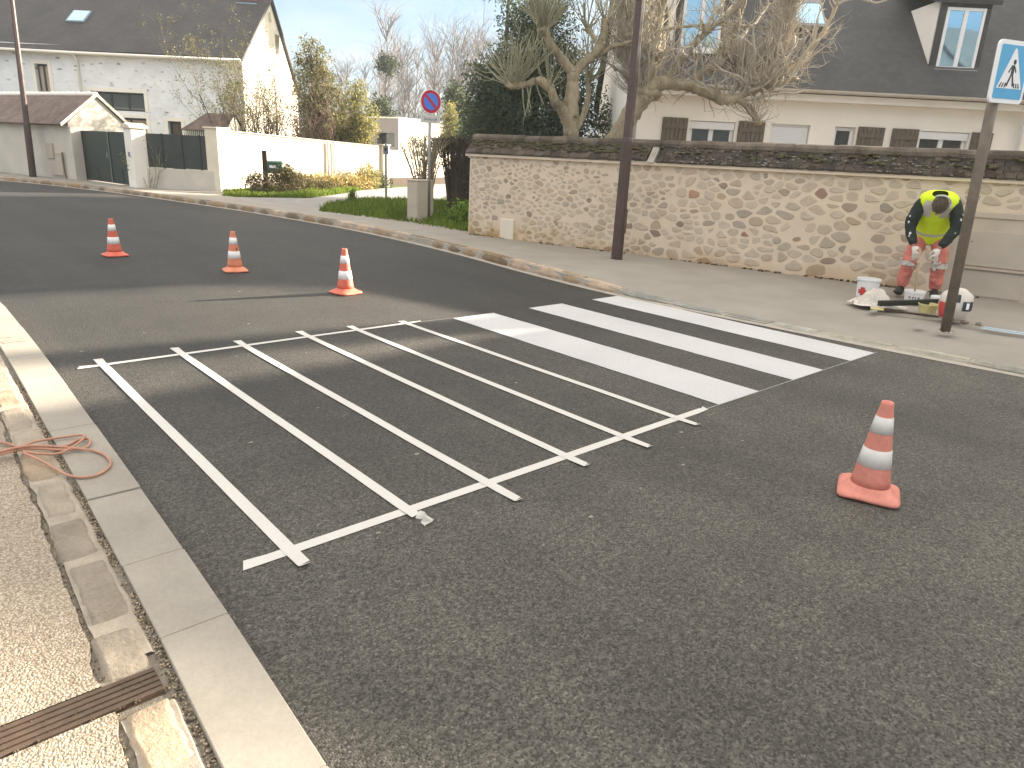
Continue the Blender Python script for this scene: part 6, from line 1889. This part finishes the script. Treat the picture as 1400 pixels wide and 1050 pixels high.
# ---- bare shrubs by the white house
def bare_shrub(name, label, a, d, h, w, stems, mat, seed, lev=2, leaf=None, up_=.16, lean=.35, r=.016, group=None, lsize=.06, ln=3, z0=.08, kids=(2, 3)):
    rg = random.Random(seed)
    t = thing(name, label, 'shrub', UW(a, d, z0), R(YAW), group)
    mb = MB(); tips = []
    for k in range(stems):
        b = Vector((rg.gauss(0, w * .16), rg.gauss(0, w * .16), 0))
        dirn = Vector((b.x / w * 2.2 + rg.gauss(0, lean), rg.gauss(0, lean), 1.3))
        twig(mb, b, dirn, h * rg.uniform(.5, .75), r * rg.uniform(.7, 1.3), lev, rg, up_, .16, kids, .55, .6, None, tips, 5)
    link('stems', mb, M[mat], t)
    if leaf:
        lf = MB(); leaves(lf, [p for p, _ in tips], ln, lsize * 1.4, lsize, rg, .7, 1.4)
        link('foliage', lf, M[leaf], t)
    return t
bare_shrub('bare_shrub', 'pale bare twiggy shrub in front of the sunlit house gable', -9.9, 29, 4.5, 1.6, 34, 'twig_brown', 31, 3, 'pale_leaf', lsize=.06, ln=4, r=.024)
bare_shrub('bare_shrub', 'second pale twiggy shrub in front of the sunlit gable, nearer the house corner', -10.6, 29.6, 4.0, 1.3, 26, 'twig_brown', 32, 3, 'pale_leaf', lsize=.06, ln=4, r=.022)
bare_shrub('budding_tree', 'slender budding tree with yellowish leaves at the corner of the white house', -10.75, 28, 4.9, 1.1, 12, 'twig_brown', 33, 3, 'pale_leaf', lsize=.065, ln=16, r=.026, lean=.26)
bare_shrub('reddish_shrub', 'reddish brown leafless shrub in front of the tall conifer', -8.55, 30, 3.8, 1.1, 22, 'bark_red', 34, 3, None, r=.018, lean=.16)
bare_shrub('reddish_shrub', 'low reddish brown shrub behind the cream wall under the gable', -9.3, 28.6, 2.0, 1.5, 18, 'bark_red', 35, 2, None, r=.014, lean=.4)
# pruned multi-stem shrubs on the verge
def pruned(label, a, d, h, w, stems, mat, seed, dense):
    rg = random.Random(seed)
    t = thing('pruned_shrub', label, 'shrub', UW(a, d, .08), R(YAW))
    mb = MB()
    for k in range(stems):
        an = rg.uniform(-1, 1); an2 = rg.uniform(-1, 1)
        tip = Vector((an * w / 2, an2 * w * .35, h * rg.uniform(.90, 1.0) * (1 - .10 * abs(an) ** 2)))
        b = Vector((an * w * .10, an2 * w * .08, 0))
        mid = b.lerp(tip, .5) + Vector((-an * w * .07, 0, .05)) + rvec(rg) * .03
        P = spline([b, mid, tip], 4)
        mb.tube(P, [rg.uniform(.018, .028) * (1 - .55 * i / (len(P) - 1)) for i in range(len(P))], 5)
        for j in range(dense):
            p = P[rg.randint(4, len(P) - 1)]
            q = p + Vector((rg.gauss(0, .12), rg.gauss(0, .12), rg.uniform(.05, .3)))
            q.z = min(q.z, h * rg.uniform(.94, 1.02))
            mb.tube([p, q], [.008, .004], 3)
    link('stems', mb, M[mat], t)
    return t
pruned('pruned leafless shrub with fanned pale stems behind the beige utility cabinet', -2.34, 17.6, 1.88, 1.10, 32, 'bark', 41, 15)
pruned('darker pruned leafless shrub beside the end of the stone wall', -1.66, 17.6, 1.88, .85, 36, 'bark_dark', 42, 18)
bare_shrub('fence_shrub', 'thin leafless shrub in front of the dark panel fence', -11.35, 22.3, 1.6, .5, 6, 'bark_olive', 43, 2, 'pale_leaf', r=.012, lsize=.04, ln=2)
bare_shrub('fence_shrub', 'small leafy shrub at the foot of the white gate pillar', -11.85, 22.8, 1.0, .5, 9, 'bark_red', 44, 2, 'leaf_yellow', r=.010, lsize=.07, ln=4)

# ---- brambles, dry tufts
def mound(name, label, x, y, blobs, leafm, size, count, seed, cat='shrub', twm='bark_red', tw=20, per=12, hi=1.6):
    rg = random.Random(seed)
    t = thing(name, label, cat, (x, y, .085), 0)
    pts = []
    for b in blobs:
        for _ in range(int(count / len(blobs))):
            v = rvec(rg) * rg.random() ** .4
            k = 1 + .3 * noise.noise(v * 2 + Vector((seed, b[0], 0)))
            z = b[2] + v.z * b[5] * k
            if z < .02: z = abs(z)
            pts.append((b[0] + v.x * b[3] * k, b[1] + v.y * b[4] * k, z))
    mb = MB()
    for _ in range(tw):
        b = rg.choice(blobs)
        twig(mb, (b[0] + rg.gauss(0, b[3] * .4), b[1] + rg.gauss(0, b[4] * .4), 0), (rg.gauss(0, .5), rg.gauss(0, .5), 1), (b[2] + b[5]) * rg.uniform(.7, 1.15), .009, 1, rg, -.06, .25, (1, 3), .6, .6)
    link('stems', mb, M[twm], t)
    cr = MB(); leaves(cr, pts, per, size, size, rg, .5, hi); link('foliage', cr, M[leafm], t)
    return t
mound('bramble', 'tangled dark brown bramble bush round the green letter box', 9.55, 21.75, [(0, 0, .35, .8, .45, .42), (.75, .25, .32, .6, .4, .38), (-.6, .1, .3, .5, .4, .35), (.2, -.1, .6, .4, .35, .3)], 'leaf_bramble', .07, 420, 51, tw=46)
mound('bramble', 'reddish brown low brambles right of the letter box', 11.0, 22.6, [(0, 0, .22, .8, .4, .28), (.7, .4, .2, .6, .4, .25)], 'leaf_bramble', .06, 200, 52, tw=36, hi=2.0)
mound('dry_grass_bank', 'bank of dry yellow grass below the sunlit cream wall', 12.2, 23.9, [(-.9, -.45, .15, .8, .35, .3), (0, 0, .2, .9, .4, .34), (1.0, .45, .18, .9, .4, .3), (1.9, .9, .15, .7, .35, .3)], 'leaf_dry', .11, 560, 53, cat='grass bank', tw=10, twm='bark_olive')
mound('yellow_shrub', 'yellowish leafy shrub near the end pillar of the cream wall', 14.6, 25.2, [(0, 0, .45, .55, .4, .5), (.3, .2, .35, .5, .4, .4)], 'leaf_yellow', .08, 260, 54, tw=16)
mound('green_tuft', 'dark green bush at the end of the cream wall by the lane', 15.6, 25.7, [(0, 0, .25, .5, .3, .3)], 'leaf_fir', .07, 130, 55, tw=8)
mound('verge_tuft', 'pointed grassy tuft on the near edge of the verge by the lane', 10.55, 18.95, [(0, 0, .08, .12, .12, .12), (0, 0, .22, .05, .05, .12)], 'grass', .05, 60, 56, cat='grass tuft', tw=4, twm='bark_olive')
mound('daffodil_clump', 'clump of upright green leaves on the grass beside the stone wall end', 9.75, 12.75, [(0, 0, .15, .18, .15, .18), (.25, .2, .12, .16, .15, .16)], 'grass', .11, 120, 57, cat='plant', tw=6, twm='bark_olive', hi=2.4)

# ---- grass
def inside(x, y, poly):
    c = False; n = len(poly)
    for i in range(n):
        (x1, y1), (x2, y2) = poly[i], poly[(i + 1) % n]
        if (y1 > y) != (y2 > y) and x < (x2 - x1) * (y - y1) / (y2 - y1) + x1: c = not c
    return c
verge_a = [(7.95, 15.9), (9.2, 17.9), (10.8, 19.5), (12.2, 19.75), (13.6, 19.1), (15, 17), (15, 11.2), (8.7, 11.2), (8.66, 13)]
verge_b = [(7.55, 20.95), (8.3, 20.45), (9.8, 20.2), (12, 22.2), (14.5, 24.8), (16.2, 26.3), (16, 26.5), (8.3, 22.85)]
def grass(name, polys, cnt, h, seed):
    rg = random.Random(seed); mb = MB()
    for poly in polys:
        xs = [p[0] for p in poly]; ys_ = [p[1] for p in poly]
        k = 0
        while k < cnt:
            x, y = rg.uniform(min(xs), max(xs)), rg.uniform(min(ys_), max(ys_))
            if not inside(x, y, poly): continue
            k += 1
            nn = noise.noise(Vector((x * 1.3, y * 1.3, seed)))
            hh = h * rg.uniform(.5, 1.3) * (1 + .8 * nn)
            kk = rg.uniform(.6, 1.4) * (1 + .5 * nn)
            mb.cur = (kk * rg.uniform(.85, 1.35), kk, kk * .9)
            a = rg.uniform(0, 6.28); w_ = rg.uniform(.010, .022); l_ = rg.gauss(0, .45) * hh
            mb.add([(x - w_ * cos(a), y - w_ * sin(a), .09), (x + w_ * cos(a), y + w_ * sin(a), .09), (x + l_ * sin(a), y - l_ * cos(a), .09 + hh)], [(0, 1, 2)])
    o = link(name, mb, M['grass']); o['kind'] = 'stuff'
grass('verge_grass', [verge_a], 15000, .13, 61)
grass('bank_grass', [verge_b], 11000, .14, 62)
mb = MB()
mb.poly([(x, y, .099) for x, y in [(7.2, 20.75), (7.3, 16.0), (7.9, 15.95), (9.2, 17.9), (10.8, 19.5), (12.2, 19.75), (13.6, 19.1), (15.4, 21), (19, 24.5), (26, 30), (24, 33), (17.6, 26.6), (14.5, 24.75), (12, 22.15), (9.8, 20.15), (8.3, 20.4)]])
struct('lane', mb, M['lane'])

# ---- far wood: tall bare trees
def far_tree_mesh(seed, h):
    rg = random.Random(seed); mb = MB(); cr = MB()
    P, _ = limb(mb, [(0, 0, 0), (rg.gauss(0, .2), rg.gauss(0, .2), h * .35), (rg.gauss(0, .4), rg.gauss(0, .4), h * .7), (rg.gauss(0, .5), 0, h * .95)], h * .013, .03, rg, 6, .02, 6)
    for k in range(30):
        p = P[rg.randint(5, len(P) - 1)]
        an = rg.uniform(0, 6.28)
        twig(cr, p, (cos(an) * .75, sin(an) * .75, rg.uniform(.6, 1.5)), h * rg.uniform(.12, .24), h * .0045, 3, rg, .12, .2, (2, 4), .55, .6)
    return mb.mesh('far_trunk', True), cr.mesh('far_crown')
far = [far_tree_mesh(70 + i, 12) for i in range(4)]
for a_, b_ in far: a_.materials.append(M['bark_far']); b_.materials.append(M['bark_far'])
kinds = ['tall bare tree in the far wood, pale against the sky between white house and evergreen']
spots = [(-25.5, 92, .9), (-22.5, 84, .80), (-20.0, 95, 1.0), (-18.6, 78, .82), (-16.6, 90, 1.05), (-15.2, 80, .98), (-13.6, 86, 1.12), (-12.2, 76, 1.02), (-11.0, 92, 1.25), (-9.4, 80, 1.10),
         (-8.2, 88, 1.28), (-7.0, 76, 1.12), (-5.8, 84, 1.22), (-4.4, 78, 1.15), (-3.0, 90, 1.25), (-1.4, 80, 1.15), (.6, 86, 1.2), (3.0, 82, 1.1), (5.2, 88, 1.15), (7.4, 80, 1.1), (-28, 100, .95), (-10.2, 99, 1.3), (-14.4, 100, 1.2), (-6.4, 100, 1.3), (-19.0, 104, 1.1)] + [(-24 + 2.05 * i + (i * 7 % 5) * .3, 106 + (i * 5 % 7) * 2.5, 1.12 + .05 * (i % 4)) for i in range(17)]
for i, (a, d, s_) in enumerate(spots):
    t = thing('bare_tree', kinds[0], 'tree', UW(a, d, .05), rnd.uniform(0, 6.28), 'bare trees of the far wood')
    s_ *= .86; t.scale = (s_ * rnd.uniform(.9, 1.1), s_ * rnd.uniform(.9, 1.1), s_)
    link('trunk', far[i % 4][0], None, t); link('crown', far[i % 4][1], None, t)
mv = thing('ivy_tree', 'far bare tree carrying a dense dark clump of ivy in its crown', 'tree', UW(-12.4, 68, .05), 1.0)
link('trunk', far[1][0], None, mv); link('crown', far[1][1], None, mv)
mb = MB(); rg = random.Random(77)
leaves(mb, [(-.2 + v.x * .95, v.y * .9, 8.6 + v.z * .95) for v in [rvec(rg) * rg.random() ** .4 for _ in range(110)]], 14, .2, .2, rg, .6, 1.5); link('ivy', mb, M['leaf_fir'], mv)
# unseen conifer belt added behind the slate-roofed house to shade the far road
mb = MB(); rg = random.Random(79)
pts = []
for k in range(2600):
    a = rg.uniform(5.6, 15); d = rg.uniform(27.4, 29.3); q = 8.4
    pts.append(UW(a, d, rg.uniform(.3, q + .5 * noise.noise(Vector((a, 0, 0))))))
leaves(mb, pts, 12, .22, .30, rg, .5, 1.5); o = link('shade_conifer_belt', mb, M['leaf_dark']); o['kind'] = 'stuff'
# low scrub belt closing the view under the far wood
mb = MB(); rg = random.Random(78)
pts = []
for k in range(900):
    a = rg.uniform(-34, 14); d = rg.uniform(66, 74)
    hh = 1.6 + 1.1 * noise.noise(Vector((a * .35, 0, 0)))
    p = UW(a, d, rg.uniform(.1, max(.5, hh + .6))); pts.append(p)
leaves(mb, pts, 9, .35, .42, rg, .5, 1.5); o = link('far_scrub', mb, M['leaf_cypress']); o['kind'] = 'stuff'

# ------------------------------------------------------------------ air
HZ, nt, b_ = nodes('haze')
nt.nodes.remove(b_)
pv = nt.nodes.new('ShaderNodeVolumePrincipled')
pv.inputs['Color'].default_value = (.84, .91, 1.0, 1)
pv.inputs['Density'].default_value = .0006
pv.inputs['Anisotropy'].default_value = .2
nt.links.new(pv.outputs[0], nt.nodes['Material Output'].inputs['Volume'])
mb = MB(); mb.box(-130, 130, -65, 165, -1.5, 22); o = link('haze', mb, HZ); o['kind'] = 'stuff'
S.cycles.volume_max_steps = 64
# ------------------------------------------------------------------ tidy: put every thing's origin at its own base
bpy.context.view_layer.update()
def tree_objs(o):
    out = [o]
    for c in o.children: out += tree_objs(c)
    return out
for o in list(COL.objects):
    if o.parent is None and 'category' in o and 'group' not in o:
        inv = o.matrix_world.inverted()
        vs_ = []
        for c in tree_objs(o):
            if c.type == 'MESH':
                mw = inv @ c.matrix_world
                vs_ += [mw @ Vector(b) for b in c.bound_box]
        if not vs_: continue
        lo = Vector([min(v[i] for v in vs_) for i in range(3)]); hi = Vector([max(v[i] for v in vs_) for i in range(3)])
        if lo.x - .3 <= 0 <= hi.x + .3 and lo.y - .3 <= 0 <= hi.y + .3: continue
        base = Vector(((lo.x + hi.x) / 2, (lo.y + hi.y) / 2, lo.z))
        new = o.matrix_world @ base
        for c in o.children: c.location = c.location - base
        if o.type == 'MESH': o.data.transform(Matrix.Translation(-base))
        o.location = new
